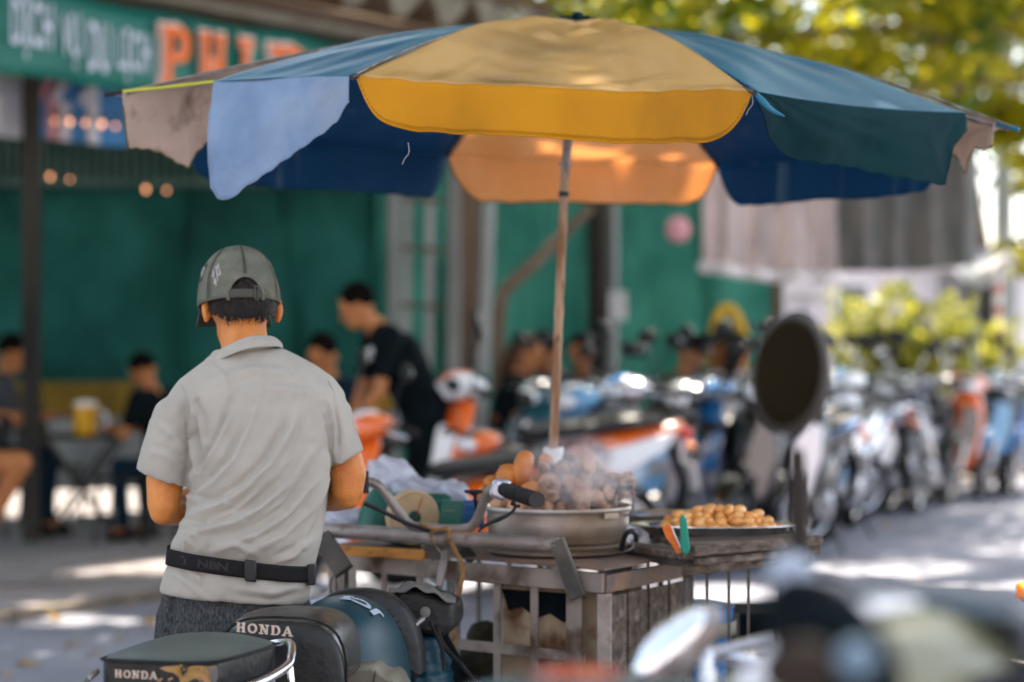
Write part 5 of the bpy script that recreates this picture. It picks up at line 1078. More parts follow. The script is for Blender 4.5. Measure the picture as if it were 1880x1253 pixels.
# handlebar
hb = MB(); hb.tube([P(668,884,5.80),P(690,889,5.80),P(707,905,5.80),P(728,935,5.80),P(752,963,5.81),P(775,969,5.82),P(830,972,5.82),P(862,969,5.80),P(878,950,5.77),P(892,912,5.73),P(903,900,5.70),P(925,899,5.66)], .0118, 14, smooth=6); hb = hb.build('handlebar', 'worn_steel', cart)
mb = MB(); mb.tube([P(926,899,5.62),P(984,918,5.42)], [.0165,.018], 18); gp = mb.build('rubber_grip', 'rubber', hb)
mb = MB(); mb.tube([P(984,918,5.425),P(986,918.5,5.415)], .0185, 18); mb.build('grip_end', 'black_plastic', gp)
mb = MB()
for k in range(9): mb.tube([P(934+k*5.4,902+k*1.75,5.60-k*.018),P(936+k*5.4,902.6+k*1.75,5.594-k*.018)], .0185, 18)
mb.build('grip_ridges', 'rubber', gp)
mb = MB(); mb.box(P(917,901,5.655), (.042,.05,.040), Matrix.Rotation(.35,3,'Y')); mb.tube([P(908,888,5.66),P(934,892,5.62)], .014, 12); mb.build('switch_housing', 'paint_silver', hb, bevel=.009)
mb = MB(); mb.tube([P(880,903,5.72),P(855,903,5.74),P(872,909,5.73)], .005, 8); mb.build('brake_lever', 'black_plastic', hb)
mb = MB(); mb.tube([P(938,924,5.60),P(946,932,5.6),P(935,944,5.62),P(915,954,5.66),P(895,963,5.70),P(878,976,5.74)], [.004,.003,.0042,.0058,.0045,.0025], 8, smooth=5); mb.tube([P(940,920,5.6),P(948,930,5.6),P(955,929,5.6)], .005, 6); mb.build('brake_cable', 'black_plastic', hb)
mb = MB(); mb.tube([P(671,865,5.78),P(671,906,5.78)], .0085, 10); mb.tube([P(668,924,5.75),P(700,938,5.76),P(745,960,5.78),P(790,975,5.78)], .0055, 8, smooth=4); mb.build('clutch_lever', 'black_plastic', hb)
mb = MB(); mb.tube([P(818,1012,5.84),P(812,1045,5.82),P(806,1078,5.80)], [.007,.0115,.009], 12, smooth=3); mb.tube([P(806,1078,5.8),P(808,1092,5.8)], .004, 6); mb.build('hand_brake', 'worn_steel', cart)
rp = MB()
for a0 in (0, .9): rp.tube([P(796,974,5.80)+Vector((a0*.004,0,0)), P(791,984,5.79), P(797,1000,5.79)], .0035, 6, smooth=4)
rp.tube([P(770,962,5.79),P(800,972,5.77),P(822,972,5.775),P(826,990,5.765),P(838,1015,5.77),P(850,1045,5.76),P(845,1080,5.75),P(836,1120,5.74),P(832,1180,5.73),P(830,1250,5.72),P(832,1300,5.72)], [.004,.004,.006,.0055,.0055,.006,.0055,.006,.006,.006,.006], 8, smooth=5)
tag(rp.build('tie_rope', 'rope', at=P(826,990,5.765)), 'brown rope knotted round the push rail and hanging down', 'rope')
mb = MB(); mb.tube([P(612,1058,5.9),P(606,1075,5.9),P(611,1095,5.9)], .0022, 6, smooth=4); mb.tube([P(616,1058,5.9),P(618,1078,5.9),P(615,1100,5.9)], .002, 6, smooth=4); tag(mb.build('loose_wires', 'black_plastic', at=P(612,1058,5.9)), 'two loose black wires hanging from the left rail bracket', 'wire')
# stove box inside the cart
sb = thing('stove_box', 'rusty beige tin box with a dark upper front inside the cart below the pot', 'stove', G(965,6.05,.45))
c = fpt(985,0,-.13); mb = MB(); zbt = P(0,1078,5.8).z; mb.bar((c.x-.105,c.y+.075,(zbt+.46)/2), (c.x+.125,c.y-.085,(zbt+.46)/2), .2, zbt-.46); mb.build('tin_body', 'stove_box', sb, bevel=.006)
mb = MB(); n0 = Vector((-.6,-.8,0)).normalized(); pc = Vector((c.x-.0,c.y-.0,zbt-.03))+n0*.101; ex = Vector((.82,-.57,0)).normalized()
mb.prism([pc+ex*x+Vector((0,0,z)) for x, z in ((-.12,.02),(-.10,-.03),(-.06,-.02),(-.02,-.045),(.02,-.03),(.06,-.05),(.09,-.02),(.11,.02))], n0*.004); mb.build('dark_upper_patch', 'cloth_black', sb)  # dark ragged patch along the top of the tin's front
# blue bucket and bottles under the shelf
t = thing('blue_bucket', 'blue plastic bucket under the wooden side shelf', 'bucket', P(1235,1130,6.1))
M = Matrix.Translation((P(1238,0,6.15).x,6.15,.50)); mb = MB(); mb.lathe([(.11,0),(.13,.02),(.15,.26),(.155,.27),(.145,.27)], 24, M); mb.build('bucket_wall', 'basket_blue', t); mb = MB(); mb.lathe([(.157,.2),(.157,.235)], 24, M, cap=False); mb.build('pale_band', 'canvas_grey', t, solid=.002)
# wooden side shelf
sh = thing('side_shelf', 'old grey wooden plank shelf on the right side of the cart, thin rods below', 'shelf', P(1300,1040,5.85))
SL = (1262,1010); 
def pl(nm, m, a, b, w, h, bev=.004): return bx(nm, m, a, b, w, h, (0,0,1), sh, bev)
pl('front_plank', 'old_wood', (1272,1012,5.62), (1508,992,5.82), .02, .026); pl('front_plank', 'old_wood', (1276,1032,5.635), (1503,1011,5.835), .018, .018); pl('front_plank', 'old_wood', (1290,1024,5.66), (1503,1002,5.86), .016, .016)
pl('under_beam', 'old_wood', (1255,1047,5.66), (1452,1025,5.84), .024, .025)
pl('cross_board', 'old_wood', (1168,1007,5.98), (1272,1022,5.64), .05, .018); pl('cross_board', 'dark_frame', (1150,1018,6.02), (1270,1035,5.66), .03, .02)
mb = MB(); a = P(1272,1006,5.64); b_ = P(1500,988,5.84); mb.prism([a,b_,b_+Vector((-.08,.42,0)),a+Vector((-.08,.42,0))], (0,0,-.014)); mb.build('shelf_board', 'old_wood', sh, bevel=.002)
mb = MB(); a = P(1130,1012,6.15); b_ = P(1250,1003,6.3); mb.bar(a,b_,.03,.02); mb.build('rear_rail', 'worn_white', sh)
zsl = .42
for px in (1190,1228,1262,1298,1338,1374): 
    d = 5.98 if px < 1250 else 5.66+(px-1255)/197*.18; yt = 1030 if px < 1250 else 1060-(px-1255)*.11
    p = P(px,yt,d); mb = MB(); mb.bar(p, (p.x,p.y,.62), .007, .007); mb.build('rod', 'dark_frame', sh)
mb = MB(); a = P(1255,1050,5.69); b_ = P(1452,1032,5.87); mb.bar((a.x,a.y,.70),(b_.x,b_.y,.70), .01, .02); mb.build('lower_rod', 'worn_steel', sh)
mb = MB(); a = P(1262,1050,5.70); mb.bar(a,(a.x+.01,a.y,.06), .02,.02); mb.build('leg', 'dark_frame', sh); mb = MB(); a = P(1440,1045,5.88); mb.bar(a,(a.x,a.y,.06), .02,.02); mb.build('leg', 'dark_frame', sh)
mb = MB(); mb.box((P(1340,0,6.3).x,6.35,.56), (.42,.28,.36)); t = thing('storage_crate', 'dark crate standing on the road under the side shelf', 'crate', (P(1340,0,6.3).x,6.35,0)); mb.build('crate_wall', 'cloth_black', t, bevel=.012)
for k in (-.2,0,.2):
    mb = MB(); mb.box((P(1340,0,6.3).x+k,6.2,.37), (.03,.02,.74)); mb.build('batten', 'dark_frame', t)
mb = MB(); mb.box((P(1340,0,6.3).x,6.35,.19), (.42,.28,.36)); mb.build('base', 'cloth_black', t)
# steel tray with nuts
tr_ = thing('steel_tray', 'shiny oval steel tray on the side shelf under a heap of nuts', 'tray', P(1310,978,5.98))
tc_ = P(1312,978,6.02); tc_.z = .9625
mb = MB(); Mt = Matrix.Translation(tc_) @ Matrix.Diagonal((1.75,1.0,1,1)); mb.lathe([(.001,.0),(.095,0),(.108,.018),(.122,.022),(.122,.025),(.106,.021),(.093,.004),(.001,.004)], 48, Mt); mb.build('dish', 'steel_tray', tr_)
t2 = thing('steel_tray', 'second pale steel tray just behind the pot handle', 'tray', P(1190,972,6.25)); tc2 = P(1195,975,6.33); tc2.z = tc_.z+.004
mb = MB(); mb.lathe([(.001,.0),(.115,0),(.13,.02),(.15,.024),(.15,.027),(.128,.023),(.113,.004),(.001,.004)], 48, Matrix.Translation(tc2)@Matrix.Diagonal((1.2,.7,1,1))); mb.build('dish', 'steel_tray', t2)
mat('nut', (.60,.22,.03), (.78,.46,.14), 22, rough=.38, spec=.6, bump=.15, bscale=60, c3=(.70,.58,.42), s3=10, lo3=.56, hi3=.7)
nb = MB(); nb.ell((0,0,0), (.019,.0125,.0120), 16, 10); nb.map(lambda v: v*(1+.05*sin(v.x*300))); n0_ = nb.build('boiled_nut', 'nut')
random.seed(31); cnt = 0; placed = []
spots_n = []
for layer, (rx, ry, n) in enumerate(((.150,.066,36),(.128,.052,28),(.098,.038,19),(.055,.022,8))):
    tries = 0; k = 0
    while k < n and tries < 4000:
        tries += 1; a = rnd(0,2*pi); r = rnd(0,1)**.5; x, y = rx*r*cos(a), ry*r*sin(a); mind = .021
        if all(math.hypot(x-p[0], y-p[1]) > mind for p in spots_n if p[2] == layer): spots_n.append((x,y,layer)); k += 1
def side_word(x, r): return 'left' if x < -r*.33 else ('right' if x > r*.33 else 'middle')
for i, (x, y, l) in enumerate(spots_n):
    o = n0_ if i == 0 else dup(n0_); o.location = (tc_.x+.008+x, tc_.y-.004+y, tc_.z+.017+l*.0135+rnd(-.002,.002)); o.rotation_euler = (rnd(-.4,.4), rnd(-.5,.5), rnd(0,6)); s_ = rnd(.85,1.15); o.scale = (s_,s_*rnd(.9,1.1),s_)
    tag(o, 'glossy brown boiled nut in the heap on the steel tray', 'nut', 'boiled nuts heaped on the steel tray')
# tongs and green handle
t = thing('orange_spatula', 'orange paddle leaning on the shelf in front of the nuts', 'spatula', P(1245,1015,5.62))
mb = MB(); pts = [(1216,970),(1222,964),(1231,965),(1237,978),(1241,992),(1252,1014),(1243,1018),(1233,1000),(1223,988)]; mb.prism([P(x,y,5.63) for x,y in pts], (0,.006,0)); mb.build('blade', 'tong_orange', t, bevel=.0015)
mb = MB(); mb.bar(P(1233,966,5.626), P(1238,980,5.626), .003,.006,(0,1,0)); mb.bar(P(1238,980,5.626), P(1253,1013,5.626), .003,.006,(0,1,0)); mb.build('pale_edge', 'white_plastic', t)
mb = MB(); mb.prism([P(x,y,5.60) for x,y in ((1248,952),(1251,947),(1257,947),(1261,955),(1267,1008),(1264,1017),(1254,1019),(1250,1010))], (0,.012,0)); tag(mb.build('green_handle', 'green_plastic', at=P(1257,1015,5.6), bevel=.004), 'green plastic handle standing against the wooden shelf', 'handle')
# ---------------------------------------------------------------- the pot
pot = thing('steamer_pot', 'dented two tier aluminium steamer pot on the cart', 'pot', (P(1024,0,6.0).x, 6.0, tz+.006))
pc = Vector((P(1024,0,6.0).x, 6.0, 0)); zr = H-(932-HY)/F*6.0; zb = tz+.007; zs = H-(1002-HY)/F*5.85; Rr = .176
Mp = Matrix.Translation((pc.x, pc.y, 0))
mb = MB(); mb.lathe([(Rr-.022,zs-.004),(Rr-.012,zs+.004),(Rr-.004,zs+.022),(Rr,zs+.05),(Rr,zr-.012),(Rr+.002,zr-.006),(Rr+.009,zr-.004),(Rr+.0105,zr+.001),(Rr+.008,zr+.006),(Rr+.001,zr+.006),(Rr-.003,zr-.004),(Rr-.004,zs+.04),(.001,zs+.03)], 64, Mp); up_ = mb.build('steamer_tier', 'aluminium', pot)
mb = MB(); mb.lathe([(Rr-.02,zb),(Rr-.006,zb+.006),(Rr-.004,zs-.016),(Rr+.002,zs-.012),(Rr+.004,zs-.006),(Rr-.004,zs-.002),(Rr-.03,zs-.004)], 64, Mp); lo_ = mb.build('lower_tier', 'aluminium', pot)
def handle(par, px, y0, d, s=1):
    c = P(px, y0, d); mb = MB(); mb.tube([c+Vector((-.026,.0,-.03)), c+Vector((-.026,-.006,.012)), c+Vector((-.022,-.008,.028))], .0035, 8); mb.tube([c+Vector((-.026,.0,-.03)), c+Vector((-.005,.004,-.034)), c+Vector((.016,0,-.03)), c+Vector((.018,-.006,.012)), c+Vector((.016,-.008,.028))], .0035, 8); h = mb.build('handle_bracket', 'um_steel', par)
    mb = MB(); mb.tube([c+Vector((-.022,-.008,.018)), c+Vector((-.021,-.008,.036)), c+Vector((.015,-.008,.036)), c+Vector((.016,-.008,.018))], .0062, 10); mb.build('handle_grip', 'black_plastic', h)
handle(up_, 1149, 922, 5.93); 
mb = MB(); mb.tube([P(1141,1010,5.86),P(1147,985,5.84),P(1156,976,5.83),P(1166,980,5.83),P(1168,994,5.84)], .0068, 10, smooth=4); mb.build('handle_grip', 'black_plastic', lo_)
mb = MB(); mb.tube([P(1137,1018,5.87),P(1150,1012,5.85),P(1163,1004,5.85),P(1160,992,5.86)], .003, 8, smooth=3); mb.build('handle_bracket', 'um_steel', lo_)
mb = MB(); mb.tube([P(876,938,6.0),P(872,910,5.98),P(886,902,5.98)], .005, 8, smooth=3); mb.build('handle_grip', 'black_plastic', up_)
mb = MB(); mb.bar(P(1110,948,5.845), P(1136,946,5.87), .0015, .012, (0,0,1)); mb.build('stamp_plate', 'aluminium', up_)
# tubers heaped in the pot
mat('sweet_potato', (.56,.20,.03), (.40,.12,.02), 16, rough=.5, bump=.25, bscale=50, spec=.45); mat('taro', (.50,.27,.15), (.62,.42,.27), 18, rough=.6, bump=.8, bscale=60, c3=(.16,.07,.035), s3=16, lo3=.48, hi3=.66)
mat('peanut', (.40,.25,.14), (.28,.15,.08), 30, rough=.7, bump=.6, bscale=140)
def tuber(seed, r):
    rg = random.Random(seed); a = [rg.uniform(0,6) for _ in range(6)]; mb = MB(); mb.ell((0,0,0), r, 30, 20)
    return mb.map(lambda v: Vector((v.x,v.y,v.z))*(1+.10*sin(v.x*60+a[0])+.09*sin(v.y*85+a[1])+.08*sin(v.z*65+a[2])+.03*sin(v.x*210+v.z*160+a[4])) + Vector((0,.006*sin(v.z*30+a[3]),0)))
big = [(936,874,5.98,.030,.040,-.25),(965,862,5.97,.026,.044,.1),(906,892,6.02,.026,.024,.3),(968,905,5.92,.024,.030,.5),(893,908,6.05,.022,.02,0),(1000,850,6.05,.022,.026,.3),(992,880,6.0,.020,.026,-.4),(948,915,5.9,.02,.02,.2)]
for i, (x, y, d, r, rz, ro) in enumerate(big):
    o = tuber(i, (r, r*.95, rz)).build('sweet_potato', 'sweet_potato'); o.location = P(x,y,d); o.rotation_euler = (rnd(-.3,.3), ro, rnd(0,3))
    tag(o, 'orange steamed sweet potato ' + ['second from the left of the heap, leaning left','tallest of the heap, standing upright','small at the left end of the heap','below the tall one, behind the rubber grip','lowest, at the left rim of the pot','behind the tall one beside the pole','between the tall one and the pole','just above the rim behind the rubber grip'][i], 'sweet potato', 'sweet potatoes in the pot')
random.seed(44); P0 = [tuber(20+i, (.021+.003*i,.019+.002*i,.020)) .build('taro_root', 'taro') for i in range(3)]; k = 0; pl_ = []
tr2 = 0
while len(pl_) < 92 and tr2 < 20000:
    tr2 += 1; lay = 0 if len(pl_) < 32 else (1 if len(pl_) < 58 else (2 if len(pl_) < 80 else 3)); R0 = (.152,.135,.112,.07)[lay]; a = rnd(0,2*pi); r = R0*rnd(0,1)**.5
    x, y = pc.x+r*cos(a)+(.03 if lay else 0), pc.y+r*sin(a)
    if all(math.hypot(x-p[0], y-p[1]) > .031 for p in pl_ if p[3] == lay) and not (lay and x < P(985,0,6).x): pl_.append((x, y, zr+.006+lay*.030, lay))
for i, (x, y, z, l) in enumerate(pl_):
    o = P0[i] if i < 3 else dup(P0[i%3]); o.location = (x, y, z+rnd(-.004,.004)); o.rotation_euler = (rnd(0,3), rnd(0,3), rnd(0,3)); s_ = rnd(.8,1.2); o.scale = (s_, s_, s_*rnd(.85,1.1))
    tag(o, 'small brown knobbly boiled root in the heap filling the pot', 'root', 'small roots heaped in the pot')
pn = MB(); pn.ell((-.009,0,0), (.013,.0085,.0085), 12, 8); pn.ell((.010,0,0), (.012,.008,.008), 12, 8); pn = remesh(pn, .0018, 2); p0 = None
random.seed(9)
for i in range(26):
    o = pn.build('boiled_peanut', 'peanut', ang=180) if i == 0 else dup(p0); p0 = p0 or o
    x, y = rnd(1120,1164), rnd(872,905); o.location = P(x, y+ (x-1120)*.15, rnd(5.92,6.06)); o.rotation_euler = (rnd(0,3), rnd(0,3), rnd(0,3)); tag(o, 'boiled peanut in the small pile above the black pot handle', 'peanut', 'boiled peanuts in the pot')
# steam over the pot
m = bpy.data.materials.new('steam'); m.use_nodes = True; nt = m.node_tree; N = nt.nodes; L = nt.links; N.remove(N['Principled BSDF'])
vp = N.new('ShaderNodeVolumePrincipled'); vp.inputs['Color'].default_value = (.95,.95,.97,1); tcn = N.new('ShaderNodeTexCoord'); nz = N.new('ShaderNodeTexNoise'); nz.inputs['Scale'].default_value = 13; nz.inputs['Detail'].default_value = 5; nz.inputs['Distortion'].default_value = 1.6
L.new(tcn.outputs['Object'], nz.inputs['Vector']); mr = N.new('ShaderNodeMapRange'); mr.inputs[1].default_value = .38; mr.inputs[2].default_value = .78; mr.inputs[3].default_value = 0; mr.inputs[4].default_value = 14
L.new(nz.outputs['Fac'], mr.inputs[0]); sp_ = N.new('ShaderNodeVectorMath'); sp_.operation = 'LENGTH'; sc_ = N.new('ShaderNodeVectorMath'); sc_.operation = 'MULTIPLY'; sc_.inputs[1].default_value = (1/.17,1/.13,1/.105)
L.new(tcn.outputs['Object'], sc_.inputs[0]); L.new(sc_.outputs[0], sp_.inputs[0]); fo = N.new('ShaderNodeMapRange'); fo.inputs[1].default_value = .45; fo.inputs[2].default_value = 1; fo.inputs[3].default_value = 1; fo.inputs[4].default_value = 0
L.new(sp_.outputs['Value'], fo.inputs[0]); mu = N.new('ShaderNodeMath'); mu.operation = 'MULTIPLY'; L.new(mr.outputs[0], mu.inputs[0]); L.new(fo.outputs[0], mu.inputs[1]); L.new(mu.outputs[0], vp.inputs['Density']); L.new(vp.outputs[0], N['Material Output'].inputs['Volume']); MATS['steam'] = m
sc0 = P(1076,868,5.86); mb = MB(); mb.ell(sc0, (.17,.13,.105), 24, 16); tag(mb.build('steam', 'steam', at=sc0), 'white steam rising over the roots in the pot', 'steam', kind='stuff')
# ---------------------------------------------------------------- scale, boxes, basket, bags
t = thing('weighing_scale', 'dark green weighing scale with a round beige dial behind the push rail', 'scale', P(745,1000,6.2))
M = Matrix.Translation(P(757,950,6.12)) @ Matrix.Rotation(R(26),4,'Z') @ Matrix.Rotation(pi/2,4,'X')
mb = MB(); mb.lathe([(.001,.014),(.066,.014),(.07,.010),(.07,-.01),(.001,-.01)], 48, M); fc = mb.build('dial', 'dial', t)
mb = MB(); mb.lathe([(.001,.017),(.017,.0165),(.018,.0145)], 24, M); mb.build('dial_hub', 'green_enamel', fc); mb = MB(); mb.bar(M@Vector((0,0,.018)), M@Vector((.02,.05,.018)), .003, .001); mb.build('needle', 'tail_red', fc)
mb = MB()
for k in range(40): a = 2*pi*k/40; mb.bar(M@Vector((.058*cos(a),.058*sin(a),.0145)), M@Vector((.064*cos(a),.064*sin(a),.0145)), .0012, .0006)
mb.build('dial_marks', 'cap_trim', fc)
mb = MB(); cs = P(700,930,6.2)
mb.grid(lambda u, v: cs + Vector((.062*cos(u*2*pi)*(abs(sin(v*pi/2))**.5 if True else 1), .06*sin(u*2*pi)*(abs(sin(v*pi/2))**.5), .056-.12*v)), 30, 12); hs = mb.build('housing', 'green_enamel', t)
mb = MB(); mb.box(P(765,952,6.24), (.16,.13,.13), rotz(R(26))); mb.build('housing', 'green_enamel', t, bevel=.02)
t = thing('phone_case', 'dark flat case standing upright between scale and blue basket', 'case', P(826,968,6.0))
mb = MB(); mb.prism([P(x,y,5.98) for x,y in ((812,920),(852,921),(848,969),(806,969))], (0,.03,0)); mb.build('shell', 'green_enamel', t, bevel=.004); mb = MB(); mb.bar(P(815,938,5.976),P(835,939,5.976),.002,.003,(0,1,0)); mb.build('pale_mark', 'canvas_grey', t)
t = thing('blue_basket', 'blue open mesh plastic basket left of the pot', 'basket', P(866,968,6.15))
for k in range(7): mb = MB(); mb.tube([P(846+k*6.5,920,6.15), P(848+k*6.5,970,6.15)], .0022, 6); mb.build('upright', 'basket_blue', t)
for k in range(5): mb = MB(); mb.tube([P(843,922+k*11,6.147), P(890,920+k*11,6.147)], .0022 if k else .004, 6); mb.build('mesh_bar', 'basket_blue', t)
mb = MB(); mb.box(P(868,945,6.24), (.06,.12,.06)); mb.build('back_wall', 'basket_blue', t)
def bag(label, cx, cy, d, rx, rz, seed, ry=.07):
    rg = random.Random(seed); a = [rg.uniform(0,6) for _ in range(8)]; c = P(cx,cy,d); mb = MB(); mb.ell((0,0,0), (rx,ry,rz), 60, 40)
    def f(v):
        n = v.normalized(); k = 1+.10*sin(n.x*7+a[0]+3*sin(n.z*4+a[1]))+.07*abs(sin(n.x*13+n.z*9+a[2]))+.05*abs(sin(n.z*19+n.y*7+a[3]))+.03*abs(sin(n.x*31+n.z*27+a[4])); return c+v*k
    mb.map(f); return tag(mb.build('plastic_bag', 'bag_plastic', at=c, ang=180), label, 'plastic bag', 'white plastic bags on the cart')
bag('crumpled white plastic bag behind the scale dial', 770, 905, 6.32, .075, .035, 1); bag('white plastic bag peaking right of the dial, behind the dark case', 826, 908, 6.3, .045, .035, 2); bag('tall pale plastic bag by the vendor\'s right elbow', 715, 880, 6.45, .07, .055, 3); bag('low white plastic bag left of the green scale', 640, 950, 6.3, .07, .022, 4)
# ================================================================= the vendor's motorcycle
mat('vinyl_teal', (.035,.055,.052), (.06,.075,.065), 7, rough=.42, bump=.15, bscale=30, c3=(.09,.10,.085), s3=3, lo3=.5, hi3=.75); mat('vinyl_side', (.010,.011,.010), (.018,.019,.017), 12, rough=.5, spec=.3, bump=.35, bscale=60)
mat('vinyl_gloss', (.012,.013,.013), (.025,.026,.024), 5, rough=.2, bump=.25, bscale=3, stretch=(2,60,2), spec=.7); mat('letter_cream', (.52,.42,.33), (.40,.32,.25), 60, rough=.6)
mat('foam_torn', (.42,.25,.13), (.30,.19,.06), 30, rough=.9, bump=.8, bscale=90); mat('tank_teal', (.002,.028,.038), (.003,.036,.05), 3, rough=.4); mat('tank_text', (.32,.38,.42), rough=.5); mat('beige_plastic', (.17,.155,.11), (.11,.10,.07), 8, rough=.55); mat('stripe_cyan', (.02,.30,.38), rough=.35); mat('grey_cover', (.10,.10,.09), (.16,.15,.13), 9, rough=.6, bump=.3)
mo = thing('motorcycle', 'old motorcycle with torn black seat pad, teal tank and chrome rack before the vendor', 'motorcycle', G(560,4.95,0))
# passenger pad
zt_ = .868; foot = [(-.745,4.405),(-.735,4.385),(-.64,4.352),(-.555,4.345),(-.53,4.36),(-.495,4.45),(-.455,4.575),(-.452,4.615),(-.475,4.66),(-.53,4.74),(-.58,4.775),(-.64,4.76),(-.675,4.71),(-.715,4.56)]
fc_ = Vector((-.6,4.56,0))
def padring(z, k): return [Vector((fc_.x+(x-fc_.x)*k, fc_.y+(y-fc_.y)*k, z)) for x, y in foot]
mb = MB(); mb.loft([padring(zt_-.052,.975), padring(zt_-.046,1.0), padring(zt_-.004,1.0)]); pad = mb.build('passenger_pad', 'vinyl_side', mo, bevel=.004)
mb = MB(); mb.loft([padring(zt_-.004,1.012), padring(zt_+.0,1.012), padring(zt_+.003,.965), padring(zt_+.005,.85), padring(zt_+.007,.6), padring(zt_+.008,.3), padring(zt_+.008,.02)]); tp_ = mb.build('pad_top', 'vinyl_teal', pad, sub=1)
mb = MB(); r_ = padring(zt_-.003,1.018); mb.tube(r_+[r_[0]], .0026, 6); mb.build('piping', 'rubber', pad)
A1 = Vector((-.742,4.392,0)); B1 = Vector((-.548,4.345,0)); ux = (Vector((-.64,4.352,0))-Vector((-.735,4.385,0))).normalized()
g = slab('HONDA', 1, .22, .30, .16, .02); g.map(lambda v: Vector((v.x-g.w/2, v.y-.5, v.z)))
on_plane(g, Vector((-.6785,4.362,zt_-.026)), ux, (0,0,1), .0145); g.build('seat_lettering', 'letter_cream', pad, flat=True)
# torn vinyl and foam at the right rear corner
random.seed(6); ux2 = Vector((1,-.085,0)).normalized(); o0 = Vector((-.628,4.3505,zt_-.006)); n_ = Vector((-.08,-1,0)).normalized()
def patch(pts, off, m, nm, par): mb = MB(); mb.prism([o0+ux2*x+Vector((0,0,z))+n_*off for x, z in pts], n_*-.004); return mb.build(nm, m, par)
patch([(-.005,-.006),(.01,-.003),(.028,-.001),(.045,-.004),(.06,-.001),(.085,-.003),(.097,-.001),(.096,-.03),(.088,-.042),(.07,-.034),(.055,-.04),(.042,-.046),(.034,-.038),(.031,-.022),(.02,-.014),(.008,-.012)], .006, 'foam_torn', 'torn_foam', pad)
patch([(.034,0),(.047,0),(.044,-.013),(.038,-.02),(.035,-.010)], .009, 'vinyl_side', 'torn_flap', pad); patch([(.048,-.03),(.06,-.024),(.074,-.028),(.084,-.04),(.07,-.042),(.052,-.038)], .009, 'vinyl_side', 'torn_flap', pad)
patch([(.082,-.002),(.09,-.006),(.1,-.001),(.102,-.02),(.096,-.036),(.09,-.03),(.088,-.016)], .011, 'grey_cover', 'torn_flap', pad)
mb = MB()
for k in range(26): x = rnd(.0,.098); z = rnd(-.042,-.004); mb.tube([o0+ux2*x+Vector((0,0,z))+n_*.0065, o0+ux2*(x+rnd(-.01,.01))+Vector((0,0,z+rnd(-.006,.006)))+n_*.0095], rnd(.0008,.0022), 5)
mb.build('torn_shreds', 'foam_torn', pad)
# chrome rack
mb = MB(); zc = .812
mb.tube([(-.79,4.46,zc-.004),(-.765,4.38,zc-.006),(-.70,4.335,zc-.006),(-.60,4.315,zc-.006),(-.52,4.325,zc),(-.46,4.42,zc+.008),(-.425,4.55,zc+.018),(-.42,4.60,zc+.03),(-.425,4.66,zc+.045),(-.44,4.70,zc+.045),(-.47,4.735,zc+.038)], .0085, 12, smooth=6); rk = mb.build('chrome_rack', 'chrome', mo)
mb = MB(); mb.tube([(-.424,4.60,zc+.02),(-.420,4.595,zc-.02)], .007, 8); mb.tube([(-.445,4.5,zc+.01),(-.445,4.52,zc-.05)], .004, 8); mb.build('rack_stay', 'chrome', rk)
mb = MB(); mb.tube([(-.775,4.40,zc+.01),(-.765,4.37,zc+.022),(-.755,4.40,zc+.03)], .006, 8, smooth=3); mb.build('rack_hook', 'um_steel', rk)
# rider's saddle
HB = Vector((sin(R(12)),cos(R(12)),0)); LB = Vector((cos(R(12)),-sin(R(12)),0))
def arch_ring(px, d, ztop, hw, drop, zbase, n=24, tilt=0, pw=2.4):
    c = G(px, d); r = []
    for k in range(n):
        a = pi*(k/(n-1)); x = -cos(a); s_ = sin(a); yy = s_**(2/pw); xx = abs(x)**(2/pw)*(1 if x > 0 else -1)
        r.append(c + LB*hw*xx + Vector((0,0,zbase+(ztop-zbase)*yy)))
    r += [c + LB*hw*.9 + Vector((0,0,zbase-.01)), c - LB*hw*.9 + Vector((0,0,zbase-.01))]; return r
mb = MB(); mb.loft([arch_ring(513,4.79,.868,.105,0,.775, pw=3.3), arch_ring(515,4.80,.885,.122,0,.770, pw=3.3), arch_ring(519,4.83,.899,.13,0,.768, pw=3.3), arch_ring(527,4.88,.905,.132,0,.765, pw=3.3), arch_ring(541,4.95,.899,.130,0,.762, pw=3.3), arch_ring(557,5.02,.892,.126,0,.765, pw=3.3), arch_ring(569,5.07,.892,.12,0,.775, pw=3.3)]); sd_ = mb.build('saddle', 'vinyl_gloss', mo, sub=1)
mb = MB(); mb.loft([arch_ring(512,4.775,.852,.122,0,.745, pw=3.3), arch_ring(513,4.785,.876,.129,0,.745, pw=3.3), arch_ring(516,4.80,.889,.133,0,.745, pw=3.3), arch_ring(520,4.83,.88,.136,0,.74, pw=3.3)]); mb.build('saddle_rear', 'vinyl_side', sd_, sub=1)
mb = MB(); mb.tube(arch_ring(517,4.805,.894,.134,0,.762, pw=3.3)[:24], .0028, 6); mb.build('piping', 'rubber', sd_)
g = slab('HONDA', 1, .24, .28, .14, .02); g.map(lambda v: Vector((v.x-g.w/2, v.y-.5, v.z))); w_ = [v for v in g.v]
on_plane(g, G(486,4.742,.879)+Vector((0,-.012,0)), LB+Vector((0,0,-.06)), (0,.25,1), .0192); g.build('seat_lettering', 'letter_cream', sd_, flat=True)
